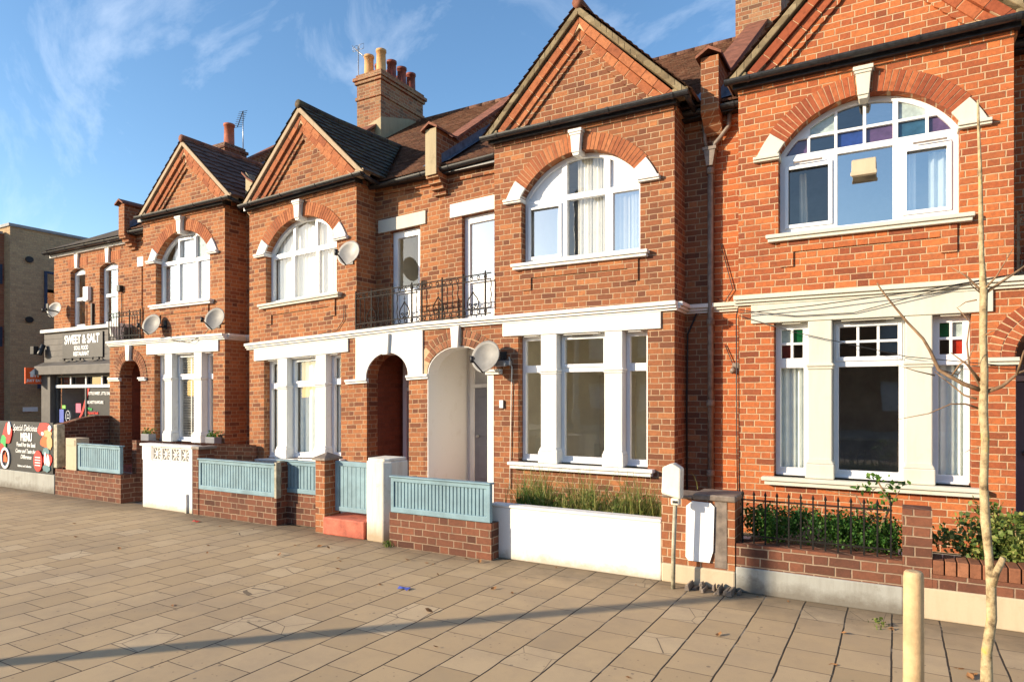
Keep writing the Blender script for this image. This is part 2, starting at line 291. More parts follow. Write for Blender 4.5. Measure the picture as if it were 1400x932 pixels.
def pavemat():
    m, t, o = mat('paving'); b = bsdf(t, o, .85, .22)
    g = nn(t, 'ShaderNodeNewGeometry')
    wn = nn(t, 'ShaderNodeTexNoise'); wn.inputs['Scale'].default_value = 2.2; wn.inputs['Detail'].default_value = 3
    t.links.new(g.outputs['Position'], wn.inputs['Vector'])
    sv = nn(t, 'ShaderNodeVectorMath', operation='SUBTRACT'); t.links.new(wn.outputs['Color'], sv.inputs[0]); sv.inputs[1].default_value = (.5, .5, .5)
    ml = nn(t, 'ShaderNodeVectorMath', operation='SCALE'); t.links.new(sv.outputs[0], ml.inputs[0]); ml.inputs['Scale'].default_value = .022
    ad = nn(t, 'ShaderNodeVectorMath', operation='ADD'); t.links.new(g.outputs['Position'], ad.inputs[0]); t.links.new(ml.outputs[0], ad.inputs[1])
    sp = nn(t, 'ShaderNodeSeparateXYZ'); t.links.new(ad.outputs[0], sp.inputs[0])
    Wd, Ln = .300, .335
    u = mth(t, 'ADD', sp.outputs[0], .02+Wd*200); v = mth(t, 'ADD', sp.outputs[1], Ln*200)
    k = mth(t, 'FLOOR', mth(t, 'DIVIDE', u, Wd)); fu = mth(t, 'SUBTRACT', u, mth(t, 'MULTIPLY', k, Wd))
    w1 = nn(t, 'ShaderNodeTexWhiteNoise', noise_dimensions='1D'); t.links.new(k, w1.inputs['W'])
    vv = mth(t, 'ADD', mth(t, 'ADD', v, mth(t, 'MULTIPLY', mth(t, 'MODULO', k, 2.0), Ln/2)), mth(t, 'MULTIPLY', w1.outputs[0], .06))
    r_ = mth(t, 'FLOOR', mth(t, 'DIVIDE', vv, Ln)); fv = mth(t, 'SUBTRACT', vv, mth(t, 'MULTIPLY', r_, Ln))
    du = mth(t, 'MINIMUM', fu, mth(t, 'SUBTRACT', Wd, fu)); dv_ = mth(t, 'MINIMUM', fv, mth(t, 'SUBTRACT', Ln, fv))
    def mr(x, a, c):
        q = nn(t, 'ShaderNodeMapRange', interpolation_type='SMOOTHSTEP'); t.links.new(x, q.inputs[0]); q.inputs[1].default_value = a; q.inputs[2].default_value = c; return q.outputs[0]
    j1 = mr(du, .0034, .0072); j2 = mr(dv_, .0015, .0042)
    j = mth(t, 'MINIMUM', j1, mth(t, 'MAXIMUM', j2, .12))
    cx = nn(t, 'ShaderNodeCombineXYZ'); t.links.new(k, cx.inputs[0]); t.links.new(r_, cx.inputs[1])
    w2 = nn(t, 'ShaderNodeTexWhiteNoise', noise_dimensions='2D'); t.links.new(cx.outputs[0], w2.inputs['Vector'])
    base = ramp(t, w2.outputs[0], [(0, (.44, .315, .175)), (.35, (.49, .35, .195)), (.85, (.53, .385, .22)), (1, (.60, .455, .28))])
    base = mixc(t, ramp(t, noise(t, 1.3, 8, .7), [(.45, (0,)*3), (.72, (.5,)*3)]), base, (.34, .26, .18))
    base = mixc(t, ramp(t, noise(t, 16, 6, .8), [(.55, (0,)*3), (.8, (.4,)*3)]), base, (.28, .21, .15))
    sz = noise(t, 260, 3, .8); base = mixc(t, ramp(t, sz, [(.35, (.4,)*3), (.6, (0,)*3)]), base, (.28, .21, .15))
    vr = nn(t, 'ShaderNodeTexVoronoi'); vr.inputs['Scale'].default_value = 5.5; t.links.new(g.outputs['Position'], vr.inputs['Vector'])
    gum = mth(t, 'LESS_THAN', vr.outputs['Distance'], .07)
    base = mixc(t, mth(t, 'MULTIPLY', gum, .6), base, (.12, .095, .075))
    v2 = nn(t, 'ShaderNodeTexVoronoi'); v2.inputs['Scale'].default_value = 17; t.links.new(g.outputs['Position'], v2.inputs['Vector'])
    sp2 = mth(t, 'MULTIPLY', mth(t, 'LESS_THAN', v2.outputs['Distance'], .13), mth(t, 'GREATER_THAN', noise(t, 1.7, 4), .54))
    base = mixc(t, mth(t, 'MULTIPLY', sp2, .5), base, (.14, .10, .07))
    base = mixc(t, ramp(t, noise(t, .55, 7, .75), [(.48, (0,)*3), (.66, (.38,)*3)]), base, (.27, .205, .14))
    cb = ramp(t, w2.outputs[0], [(.90, (0,)*3), (.93, (1,)*3)])
    vc = nn(t, 'ShaderNodeTexVoronoi', feature='DISTANCE_TO_EDGE'); vc.inputs['Scale'].default_value = 3.1; t.links.new(ad.outputs[0], vc.inputs['Vector'])
    crk = mth(t, 'MULTIPLY', mth(t, 'LESS_THAN', vc.outputs['Distance'], .008), cb)
    base = mixc(t, mth(t, 'MULTIPLY', crk, .8), base, (.08, .06, .045))
    # the strip of dirt where the paving meets the garden walls
    edge = mr(mth(t, 'ADD', sp.outputs[1], mth(t, 'MULTIPLY', noise(t, 3, 6, .7), .9)), 5.55, 6.25)
    base = mixc(t, mth(t, 'MULTIPLY', edge, .75), base, (.13, .10, .07))
    jc = mixc(t, ramp(t, noise(t, 5, 4), [(.55, (0,)*3), (.7, (.6,)*3)]), (.045, .035, .027), (.42, .36, .28))
    cc = mixc(t, j, jc, base)
    t.links.new(cc, b.inputs['Base Color'])
    hgt = mth(t, 'ADD', mth(t, 'MULTIPLY', j, 1.0), mth(t, 'ADD', mth(t, 'MULTIPLY', sz, .22), mth(t, 'MULTIPLY', w2.outputs[0], .15)))
    bump(t, b, hgt, .7, .006)
pavemat()

# ------------------------------------------------------------------ mesh helpers
WLOC = {}
def sag(v):
    x, y, z = v
    if -10.75 < x < -5.1 and y > 7.7:
        w = 1 - min(1, max(0, (y-8.95)/3.0))
        return (x, y, z - .0425*(-5.1-x)*w)
    return v
class M:
    def __init__(s): s.v = []; s.f = []; s.uv = []; s.sm = []
    def add(s, pts, faces, uvf=None, smooth=False):
        o = len(s.v); s.v += [tuple(p) for p in pts]
        for f in faces:
            s.f.append([o+i for i in f]); s.sm.append(smooth)
            s.uv.append([(uvf(pts[i]) if uvf else (pts[i][0]+pts[i][1], pts[i][2])) for i in f])
    def box(s, x0, x1, y0, y1, z0, z1, uvf=None):
        p = [(x0, y0, z0), (x1, y0, z0), (x1, y1, z0), (x0, y1, z0), (x0, y0, z1), (x1, y0, z1), (x1, y1, z1), (x0, y1, z1)]
        s.add(p, [(0, 3, 2, 1), (4, 5, 6, 7), (0, 1, 5, 4), (1, 2, 6, 5), (2, 3, 7, 6), (3, 0, 4, 7)], uvf)
    def prism(s, outer, y0, y1, holes=(), axis='y', uvf=None, back=True):
        """polygon in the plane across `axis`, from y0 to y1 along it"""
        loops = [list(outer)]+[list(h) for h in holes]
        tri = tessellate_polygon([[Vector((a, b, 0)) for a, b in l] for l in loops])
        flat = [p for l in loops for p in l]; n = len(flat)
        mk = {'y': lambda a, b, d: (a, d, b), 'x': lambda a, b, d: (d, a, b), 'z': lambda a, b, d: (a, b, d)}[axis]
        pts = [mk(a, b, y0) for a, b in flat]+[mk(a, b, y1) for a, b in flat]
        fs = [tuple(t) for t in tri]
        if back: fs += [tuple(i+n for i in reversed(t)) for t in tri]
        k = 0
        for l in loops:
            m = len(l)
            for i in range(m):
                a, b = k+i, k+(i+1) % m; fs.append((a, b, b+n, a+n))
            k += m
        s.add(pts, fs, uvf)
    def tube(s, path, r, n=8, cap=True, smooth=True):
        path = [Vector(p) for p in path]; rs = r if isinstance(r, (list, tuple)) else [r]*len(path)
        pts = []; up0 = None
        for i, p in enumerate(path):
            t = (path[min(i+1, len(path)-1)]-path[max(i-1, 0)])
            if t.length < 1e-9: t = Vector((0, 0, 1))
            t.normalize()
            if up0 is None: up0 = Vector((0, 0, 1)) if abs(t.z) < .9 else Vector((1, 0, 0))
            a = t.cross(up0)
            if a.length < 1e-4: a = t.cross(Vector((0, 1, 0)))
            a.normalize(); b = t.cross(a); up0 = -b if b.dot(up0) < 0 else b
            b = a.cross(t); up0 = b
            for k in range(n):
                q = 2*math.pi*k/n; pts.append(p+(a*math.cos(q)+b*math.sin(q))*rs[i])
        fs = [(i*n+k, i*n+(k+1) % n, (i+1)*n+(k+1) % n, (i+1)*n+k) for i in range(len(path)-1) for k in range(n)]
        if cap: fs += [tuple(range(n)), tuple(reversed(range((len(path)-1)*n, len(path)*n)))]
        s.add([tuple(p) for p in pts], fs, smooth=smooth)
    def lathe(s, cx, cy, prof, n=20, smooth=True):
        pts = []
        for r, z in prof:
            for k in range(n):
                q = 2*math.pi*k/n; pts.append((cx+r*math.cos(q), cy+r*math.sin(q), z))
        m = len(prof)
        fs = [(i*n+k, i*n+(k+1) % n, (i+1)*n+(k+1) % n, (i+1)*n+k) for i in range(m-1) for k in range(n)]
        fs += [tuple(range(n)), tuple(reversed(range((m-1)*n, m*n)))]
        s.add(pts, fs, smooth=smooth)
    def build(s, name, m, parent=None, bevel=0, do_sag=True, recalc=True):
        me = bpy.data.meshes.new(name)
        off = WLOC.get(parent, Vector((0, 0, 0)))
        vs = [sag(v) if do_sag else v for v in s.v]
        me.from_pydata([tuple(Vector(v)-off) for v in vs], [], s.f)
        ul = me.uv_layers.new(name='UVMap'); i = 0
        for p, fu in zip(me.polygons, s.uv):
            for j, li in enumerate(p.loop_indices): ul.data[li].uv = fu[j]
        for p, q in zip(me.polygons, s.sm): p.use_smooth = q
        if recalc:
            bm = bmesh.new(); bm.from_mesh(me); bmesh.ops.recalc_face_normals(bm, faces=bm.faces); bm.to_mesh(me); bm.free()
        me.materials.append(MATS[m])
        o = bpy.data.objects.new(name, me); COL.objects.link(o)
        if parent: o.parent = parent
        WLOC[o] = off
        if bevel:
            b = o.modifiers.new('bevel', 'BEVEL'); b.width = bevel; b.segments = 2; b.limit_method = 'ANGLE'; b.angle_limit = R(40)
        return o
def thing(name, label, cat, loc, group=None):
    o = bpy.data.objects.new(name, None); COL.objects.link(o); o.location = loc; WLOC[o] = Vector(loc)
    o.empty_display_size = .2
    return tag(o, label, cat, group)
def tag(o, label, cat, group=None, kind=None):
    o['label'] = label
    if cat: o['category'] = cat
    if group: o['group'] = group
    if kind: o['kind'] = kind
    return o
def lab(o, l): o['label'] = l; return o
def text(body, size, x, y, z, name, m, parent, rot=(90, 0, 0), align='CENTER', shear=0, ext=.003, bold=0, sx=1.0):
    cu = bpy.data.curves.new(name, 'FONT'); cu.body = body; cu.size = size; cu.align_x = align; cu.extrude = ext; cu.shear = shear; cu.offset = bold
    tmp = bpy.data.objects.new('tmp', cu); COL.objects.link(tmp)
    dg = bpy.context.evaluated_depsgraph_get(); dg.update()
    me = bpy.data.meshes.new_from_object(tmp.evaluated_get(dg)); bpy.data.objects.remove(tmp)
    me.name = name; me.materials.clear(); me.materials.append(MATS[m])
    Mx = Matrix.Rotation(R(rot[2]), 4, 'Z') @ Matrix.Rotation(R(rot[0]), 4, 'X') @ Matrix.Diagonal((sx, 1, 1, 1))
    off = WLOC.get(parent, Vector((0, 0, 0)))
    for v in me.vertices: v.co = Mx @ v.co + Vector((x, y, z)) - off
    o = bpy.data.objects.new(name, me); COL.objects.link(o); o.parent = parent; WLOC[o] = off
    return o

# ------------------------------------------------------------------ ground
D = 8.3; RY = 8.79; GW = 5.775
g = M(); g.add([(-1500, -1500, -.14), (1500, -1500, -.14), (1500, 1500, -.14), (-1500, 1500, -.14)], [(0, 1, 2, 3)])
tag(g.build('ground', 'soil'), 'bare earth under the street', None, kind='structure')
g = M(); g.add([(-90, -12, -.12), (90, -12, -.12), (90, -2.2, -.12), (-90, -2.2, -.12)], [(0, 1, 2, 3)])
tag(g.build('road', 'asphalt'), 'dark asphalt road beyond the kerb', None, kind='structure')
g = M(); g.box(-60, 60, -2.0, 5.9, -.13, 0); tag(g.build('pavement', 'paving'), 'wide pavement of square buff concrete slabs with dark joints', None, kind='structure')
g = M(); g.box(-60, 60, -2.2, -2.0, -.13, .004); tag(g.build('kerb', 'concrete', bevel=.02), 'concrete kerb at the edge of the road', None, kind='structure')
g = M(); g.box(-60, 60, 5.9, 24, -.13, -.02); tag(g.build('garden_ground', 'concrete'), 'concrete ground of the small front gardens', None, kind='structure')
g = M(); g.box(-60, 60, -17.5, -12, -.13, 0); tag(g.build('far_pavement', 'concrete'), 'pavement across the road', None, kind='structure')

# ------------------------------------------------------------------ houses
C0, HW, SPR, RAD, ZC = 1.335, .885, 4.48, 1.033, 3.947
SILL = 3.52
def arcz(x, r=RAD): return ZC+math.sqrt(max(0, r*r-x*x))
def archpane(xa, xb, za, zb, r, n=14):
    """pane xa..xb (from the bay centre), za..zb, clipped by the arch of radius r"""
    pts = []; sx = math.sqrt(max(0, r*r-(za-ZC)**2)); xa = max(xa, -sx) if za > SPR-.3 else xa; xb = min(xb, sx) if za > SPR-.3 else xb
    pts.append((xa, za)); pts.append((xb, za))
    for i in range(n+1):
        x = xb+(xa-xb)*i/n; z = min(zb, arcz(x, r))
        if z > za+.004: pts.append((x, z))
    out = []
    for p in pts:
        if not out or abs(p[0]-out[-1][0])+abs(p[1]-out[-1][1]) > .002: out.append(p)
    return out
def window_multi(parent, name, outline, panes, y, fm='upvc', fd=.07, extra=None, lbl=None):
    """frame with real openings, one glass pane mesh per distinct glass as sub-parts"""
    f = M(); f.prism(outline, y, y+fd, [p for p, _ in panes])
    if extra: extra(f, y)
    fr = f.build(name, fm, parent, bevel=.006)
    if lbl: lab(fr, lbl)
    for p, gm in panes:
        q = M(); n = len(p); q.add([(a, y+fd*.55, b) for a, b in p], [tuple(range(n))]); q.build('pane', gm, fr)
    return fr
def rake(cx, zt, hs, ze, o0, o1, stairs=False):
    """chevron strip between perpendicular offsets o0 < o1 inside a gable outline, cut level at ze"""
    L = math.hypot(hs, zt-ze); dz = L/hs; m = (zt-ze)/hs
    def outl(o): z = zt-o*dz; return z, (z-ze)/m
    z0, h0 = outl(o0); z1, h1 = outl(o1)
    if not stairs: return [(cx-h0, ze), (cx, z0), (cx+h0, ze), (cx+h1, ze), (cx, z1), (cx-h1, ze)]
    n = int((z1-ze)/.075); right = []
    for i in range(n+1):
        z = ze+i*.075; x = h1-(z-ze)/m; xn = h1-(z+.075-ze)/m
        if xn < .03: break
        right += [(cx+x-.03, z), (cx+x-.03, z+.0375), (cx+xn-.03+.0, z+.075)] if False else [(cx+x, z), (cx+x-.03, z+.045), (cx+xn, z+.0749)]
    left = [(2*cx-a, b) for a, b in right]
    return [(cx-h0, ze), (cx, z0), (cx+h0, ze)]+right+[(cx, z1)]+left[::-1]
def slope_tiles(m, O, U, V, lu, lv, row, N, lift=.022, wave=0, wl=.15, u0=0):
    O, U, V, N = map(Vector, (O, U, V, N)); U.normalize(); V.normalize(); N.normalize()
    rows = int(math.ceil(lv/row)); nc = max(1, int(lu/(wl/4))) if wave else 1
    rr = random.Random(3)
    for r in range(rows):
        a, b = r*row, min((r+1)*row, lv); pts = []; j = 0 if wave else rr.uniform(-.002, .002)
        for i in range(nc+1):
            u = lu*i/nc; w = wave*abs(math.sin(math.pi*u/wl)) if wave else 0
            A = O+U*u+V*a+N*(lift+w+j); B = O+U*u+V*(b+.01)+N*(w*.8); A0 = O+U*u+V*a-N*.012
            pts += [A, B, A0]
        fs = []
        for i in range(nc):
            p, q = i*3, (i+1)*3
            fs += [(p, q, q+1, p+1), (p+2, q+2, q, p)]
        m.add([tuple(x) for x in pts], fs, uvf=None)
        # metric uv: along the eave / up the slope
        k = len(m.uv)-len(fs)
        for fi, f in enumerate(fs):
            m.uv[k+fi] = [((Vector(pts[i])-O).dot(U)+u0, (Vector(pts[i])-O).dot(V)) if i % 3 != 0 else ((Vector(pts[i])-O).dot(U)+u0, a+.002) for i in f]
def gutter(m, x0, x1, y, z, r=.055):
    n = 8; prof = [(y+r*math.cos(math.pi+math.pi*k/n), z+r*math.sin(math.pi+math.pi*k/n)) for k in range(n+1)]
    inner = [(y+(r-.01)*math.cos(math.pi+math.pi*k/n), z+(r-.01)*math.sin(math.pi+math.pi*k/n)) for k in range(n+1)][::-1]
    m.prism(prof+inner, x0, x1, axis='x')
    for e in (x0, x1-.006): m.prism(prof, e, e+.006, axis='x')
    x = x0+.25
    while x < x1-.05:
        p2 = [(y+(r+.008)*math.cos(math.pi+math.pi*k/n), z+(r+.008)*math.sin(math.pi+math.pi*k/n)) for k in range(n+1)]
        m.prism(p2, x, x+.035, axis='x'); x += .85
def curtain(name, x0, x1, z0, z1, y, m, label, cat='curtain', folds=8, amp=.025, gather=0):
    q = M(); n = folds*8; pts = []
    rr = random.Random(hash((x0, z0)) % 999 if False else int(abs(x0*100)))
    ph = [rr.uniform(0, 6) for _ in range(3)]
    for i in range(n+1):
        u = i/n; xx = x0+(x1-x0)*u
        yy = y+amp*(math.sin(u*folds*2*math.pi+ph[0])+.5*math.sin(u*folds*1.3*2*math.pi+ph[1]))
        xb = xx+gather*(x0-xx)
        pts += [(xx, yy, z1), (xb, yy, z0)]
    q.add(pts, [(2*i, 2*i+1, 2*i+3, 2*i+2) for i in range(n)], smooth=True)
    return tag(q.build(name, m, recalc=False), label, cat)

def arch_ring(parent, cx, zc, ri, ro, a0, a1, n, y0, y1, m, back='mortar'):
    """separate radial bricks standing on a mortar bed; angles from vertical, both sides"""
    for sgn in (-1, 1):
        q = M(); bd = M()
        for i in range(n):
            b0 = a0+(a1-a0)*i/n; b1 = a0+(a1-a0)*(i+1)/n; gp = .0042/ri
            P = [(cx+sgn*r*math.sin(t), zc+r*math.cos(t)) for r, t in ((ri, b0+gp), (ro, b0+gp), (ro, b1-gp), (ri, b1-gp))]
            q.prism(P, y0, y1)
        k = 14
        P = [(cx+sgn*(ri+.004)*math.sin(a0+(a1-a0)*i/k), zc+(ri+.004)*math.cos(a0+(a1-a0)*i/k)) for i in range(k+1)]
        P += [(cx+sgn*(ro-.004)*math.sin(a1+(a0-a1)*i/k), zc+(ro-.004)*math.cos(a1+(a0-a1)*i/k)) for i in range(k+1)]
        bd.prism(P, y0+.006, y1+.01)
        o = q.build('arch', m, parent); bd.build('arch_mortar', back, o)
    return o

def arch_outline(xa, xb, zs, zt, z0, n=16):
    """opening with a segmental/elliptical head"""
    c, a, h = (xa+xb)/2, (xb-xa)/2, zt-zs
    return [(xa, z0), (xb, z0)]+[(c+a*math.cos(math.pi*i/n), zs+h*math.sin(math.pi*i/n)) for i in range(n+1)]

HOUSES = {}
def house(key, x0, xL, xR, side, label, brick, stone, gable, tile, rub, upper, lower, porch, roofrow=.19, wave=0, top=6.93, rs=.06):
    """one house: projecting gabled bay at x0, balcony over an arched porch on `side`"""
    x1 = x0+2.67; cx = x0+C0; gx = cx+rs
    H = thing('terraced_house', label, 'house', (cx, D, 0), 'gabled brick houses of the terrace'); HOUSES[key] = H
    # ---- wall
    w = M()
    up = [(cx-HW, SILL-.02), (cx+HW, SILL-.02)]+[(cx+x, arcz(x)) for x in [HW*math.cos(math.pi*i/24) for i in range(25)]]
    gf = [(x0+.40, .70), (x0+2.32, .70), (x0+2.32, 2.52), (x0+.40, 2.52)]
    w.prism([(x0, 0), (x1, 0), (x1, 5.42), (cx+1.33, 5.43), (gx, top-.05), (cx-1.33, 5.43), (x0, 5.42)], D, D+.16, [up, gf])
    for xs in (x0, x1-.16): w.box(xs, xs+.16, D+.16, RY+.2, 0, 5.40)
    # recessed wall beside the bay on the party side, and over the porch
    if side == 'R': n0, n1, p0, p1 = xL, x0, x1, xR
    else: n0, n1, p0, p1 = x1, xR, xL, x0
    w.box(n0, n1, RY, RY+.16, 0, 5.38)
    dr = None
    if porch:
        dx0, dx1 = porch['door']
        w.prism([(p0, 2.8), (p1, 2.8), (p1, 5.38), (p0, 5.38)], RY, RY+.16, [[(dx0, 2.84), (dx1, 2.84), (dx1, 4.54), (dx0, 4.54)]])
        ax0, ax1 = porch['arch']
        zt = 2.42
        op = arch_outline(ax0, ax1, 2.03, zt, -.02)
        op[0] = (ax0, .0); op[1] = (ax1, .0)
        # wall under the balcony, in the bay's plane
        pts = [(p0, 0), (ax0, 0)]+[q for q in reversed(op[2:])]+[(ax1, 0), (p1, 0), (p1, 2.78), (p0, 2.78)]
        w.prism(pts, D, D+.26)
    w.build('wall', brick, H)
    # ---- raking bands of the gable
    for (o0, o1, pr, mt) in ((.095, .20, .10, rub), (.205, .31, .06, rub)):
        q = M(); poly = rake(gx, top, 1.44, 5.43, o0, o1)
        # split in separate moulded bricks
        L = math.hypot(1.44, top-5.43)
        sx, sz = 1.44/L, (top-5.43)/L
        for sg in (-1, 1):
            s_ = .10
            while s_ < L-.12:
                e_ = min(s_+.222, L-.1)
                def pt(s, o): return (gx+sg*(s*sx - o*sz), top-s*sz-o*sx)
                P = [pt(s_+.004, o0), pt(e_-.004, o0), pt(e_-.004, o1), pt(s_+.004, o1)]
                P = [(a, max(b, 5.43)) for a, b in P]
                if sg*(P[3][0]-gx) > 0 or True: q.prism([(a if sg*(a-gx) > 0 else gx, b) for a, b in P], D-pr, D+.02)
                s_ = e_
        o = q.build('gable_moulding', mt, H, bevel=.008)
        q = M(); q.prism(rake(gx, top, 1.44, 5.43, o0+.004, o1-.004), D-pr+.008, D+.03); q.build('mortar_bed', 'mortar', o)
    q = M(); q.prism(rake(gx, top, 1.44, 5.43, .31, .385, True), D-.034, D+.02); q.build('dogtooth_course', brick, H)
    q = M(); q.prism(rake(gx, top, 1.50, 5.40, .0, .08), D-.14, D+.05)
    for sg in (-1, 1): q.box(gx+sg*1.38-.1, gx+sg*1.38+.1, D-.12, D+.05, 5.36, 5.47)
    q.build('verge', gable, H, bevel=.012)
    # ---- bay roof
    L = math.hypot(1.50, top+.02-5.40); V = Vector((0, 0, 0))
    q = M()
    for sg in (-1, 1):
        s_ = Vector((sg*1.52, 0, 5.40)); a_ = Vector((0, 0, top+.035)); v_ = a_-s_
        nrm = Vector((sg*(top+.035-5.40), 0, 1.52))
        slope_tiles(q, (gx+sg*1.52, D-.15, 5.40), (0, 1, 0), v_, 2.9, v_.length, roofrow, nrm, wave=wave, wl=.3 if wave else .15)
    q.build('bay_roof', tile, H, recalc=False)
    q = M()
    for i in range(6): q.tube([(gx, D-.16+i*.46, top+.035), (gx, D-.16+i*.46+.44, top+.035)], .075, 10)
    q.build('ridge_tiles', 'clay_coping' if tile != 'tile_mossy' else tile, H)
    # ---- main roof
    sl = Vector((0, 4.7, 3.15)); q = M()
    slope_tiles(q, (xL+.11, 8.60, 5.37), (1, 0, 0), sl, xR-xL-.22, sl.length, .1, (0, -3.15, 4.7), lift=.016, u0=xL)
    slope_tiles(q, (xR-.11, 17.9, 5.40), (-1, 0, 0), (0, -4.6, 3.12), xR-xL-.22, 5.55, .25, (0, 3.12, 4.6), lift=.016)
    q.build('roof', 'tile_clay', H, recalc=False)
    q = M(); q.box(xL, xR, RY-.16, RY+.1, 5.24, 5.34); q.box(x0-.05, x1+.05, D-.09, D+.1, 5.30, 5.41)
    q.build('eaves_board', 'black_gutter', H)
    q = M(); q.box(xL, xR, RY-.035, RY+.05, 5.13, 5.235); q.box(x0, x1, D-.03, D+.05, 5.255, 5.30); q.box(x1-.05, x1+.03, D, RY, 5.255, 5.30); q.build('corbel_course', brick, H)
    q = M(); x = cx-1.42
    for i in range(9): q.tube([(cx-1.5+i*.36, 13.3, 8.51), (cx-1.5+i*.36+.35, 13.3, 8.51)], .07, 8)
    q.build('main_ridge', 'tile_clay', H)
    q = M()
    for sg in (-1, 1):   # lead valleys where the bay roof runs into the main roof
        A = Vector((gx+sg*1.47, 8.66, 5.45)); B = Vector((gx, 10.92, top+.06)); s2 = Vector((sg*.07, -.05, 0))
        q.add([tuple(A-s2), tuple(A+s2*1.4+Vector((0, 0, .02))), tuple(B+s2+Vector((0, 0, .02))), tuple(B-s2), tuple(A-s2-Vector((0, 0, .03))), tuple(B-s2-Vector((0, 0, .03)))], [(0, 1, 2, 3), (0, 3, 5, 4)])
    q.build('valley_flashing', 'lead', H)
    q = M(); gutter(q, gx-1.52, gx+1.50, D-.165, 5.385); 
    q.tube([(gx+1.46, D-.165, 5.36), (gx+1.46, D+.05, 5.33), (gx+1.46, RY-.18, 5.30)], .035, 8)
    q.build('gutter', 'black_gutter', H)
    q = M(); gutter(q, p0, p1-.02, RY-.19, 5.31); q.build('gutter', 'black_gutter', H)
    q = M(); gutter(q, n0, n1, RY-.19, 5.31)
    q.build('gutter', 'black_gutter', H)
    # ---- arch over the upper window
    arch_ring(H, cx, ZC, RAD, RAD+.225, R(4.2), R(51.5), 16, D-.012, D+.12, rub)
    for sg in (-1, 1):
        a0, a1 = R(51.5), math.asin(HW/RAD); P = [(cx+sg*RAD*math.sin(a0+(a1-a0)*i/5), ZC+RAD*math.cos(a0+(a1-a0)*i/5)) for i in range(6)]
        ro = RAD+.205; P += [(cx+sg*(HW+.01), SPR-.02), (cx+sg*math.sqrt(ro*ro-(SPR-.02-ZC)**2), SPR-.02)]
        b1 = math.asin(math.sqrt(ro*ro-(SPR-.02-ZC)**2)/ro)
        P += [(cx+sg*ro*math.sin(b1+(a0-b1)*i/5), ZC+ro*math.cos(b1+(a0-b1)*i/5)) for i in range(1, 6)]
        q = M(); q.prism(P, D-.03, D+.13); xa, xb = sorted((cx+sg*(HW-.02), cx+sg*1.155)); q.box(xa, xb, D-.075, D+.13, SPR-.055, SPR-.02); q.box(xa, xb-.0, D-.055, D+.13, SPR-.08, SPR-.055)
        q.build('springer_stone', stone, H, bevel=.006)
    q = M(); q.prism([(cx-.055, 4.94), (cx+.055, 4.94), (cx+.08, 5.24), (cx-.08, 5.24)], D-.085, D+.13); q.box(cx-.10, cx+.10, D-.11, D+.1, 5.205, 5.25); q.box(cx-.085, cx+.085, D-.098, D+.1, 5.175, 5.204)
    q.prism([(cx-.04, 4.90), (cx+.04, 4.90), (cx+.055, 4.94), (cx-.055, 4.94)], D-.07, D+.10)
    q.build('keystone', stone, H, bevel=.006)
    # ---- upper sill and raised apron
    q = M(); q.box(cx-1.01, cx+1.01, D-.10, D+.14, SILL-.045, SILL); q.box(cx-.99, cx+.99, D-.075, D+.1, SILL-.085, SILL-.046); q.build('window_sill', stone if key != 'B' else 'cream_stone', H, bevel=.008)
    q = M(); q.prism([(cx-.86, 3.14), (cx-.86, SILL-.085), (cx+.86, SILL-.085), (cx+.86, 3.14), (cx+.72, 3.14), (cx+.72, 3.31), (cx-.72, 3.31), (cx-.72, 3.14)], D-.022, D+.01); q.build('apron', brick, H)
    # ---- string course
    q = M()
    bx0, bx1 = x0-.04, x1+.04
    a_, b_ = (bx0, p1) if side == 'R' else (p0, bx1)
    for (za, zb, pr) in ((2.785, 2.835, .095), (2.75, 2.784, .065), (2.72, 2.749, .035)):
        if porch: q.box(a_ if side == 'R' else a_, b_, D-pr, D+.03, za, zb)
        else: q.box(bx0, bx1, D-pr, D+.03, za, zb)
        q.box(x1-.02, x1+pr, D+.03, RY-.001, za, zb)
        q.box(n0, n1-.0, RY-pr, RY+.02, za, zb)
    q.build('string_course', stone, H, bevel=.005)
    # ---- ground floor window: lintel, pilasters, sill
    q = M(); q.box(x0+.15, x0+2.50, D-.026, D+.15, 2.50, 2.719)
    for xa, xb in ((.44, .74), (1.06, 1.68), (2.0, 2.28)): q.box(x0+xa+.05, x0+xb-.05, D+.01, D+.14, 2.478, 2.499)
    q.build('lintel', stone, H, bevel=.006)
    for pc in (.895, 1.855):
        q = M(); q.box(x0+pc-.125, x0+pc+.125, D-.012, D+.15, .70, 2.50)
        q.box(x0+pc-.145, x0+pc+.145, D-.045, D+.15, 1.975, 2.01); q.box(x0+pc-.136, x0+pc+.136, D-.03, D+.15, 1.945, 1.974)
        q.box(x0+pc-.15, x0+pc+.15, D-.05, D+.15, .702, .87); q.prism([(x0+pc-.15, .871), (x0+pc+.15, .871), (x0+pc+.125, .92), (x0+pc-.125, .92)], D-.035, D+.15)
        q.build('pilaster', stone, H, bevel=.012)
    q = M(); q.box(x0+.28, x0+2.42, D-.115, D+.15, .655, .70); q.box(x0+.31, x0+2.39, D-.085, D+.1, .605, .654); q.build('window_sill', stone, H, bevel=.008)
    # ---- windows
    fy = D+.125
    r1 = RAD-.055
    outl = [(cx-HW+.002, SILL), (cx+HW-.002, SILL)]+[(cx+x, arcz(x)-.002) for x in [(HW-.002)*math.cos(math.pi*i/24) for i in range(25)]]
    pn = [([(cx+a, b) for a, b in archpane(*p, r1)], gm) for p, gm in upper['panes']]
    def exu(f, y):
        for (a, b, c, d_) in upper.get('sash', ()):
            for (p_, q_, r_, s_) in ((a-.03, a+.012, c-.03, d_+.03), (b-.012, b+.03, c-.03, d_+.03), (a+.012, b-.012, c-.03, c+.012), (a+.012, b-.012, d_-.012, d_+.03)):
                f.box(cx+p_, cx+q_, y-.018, y+.004, r_, s_)
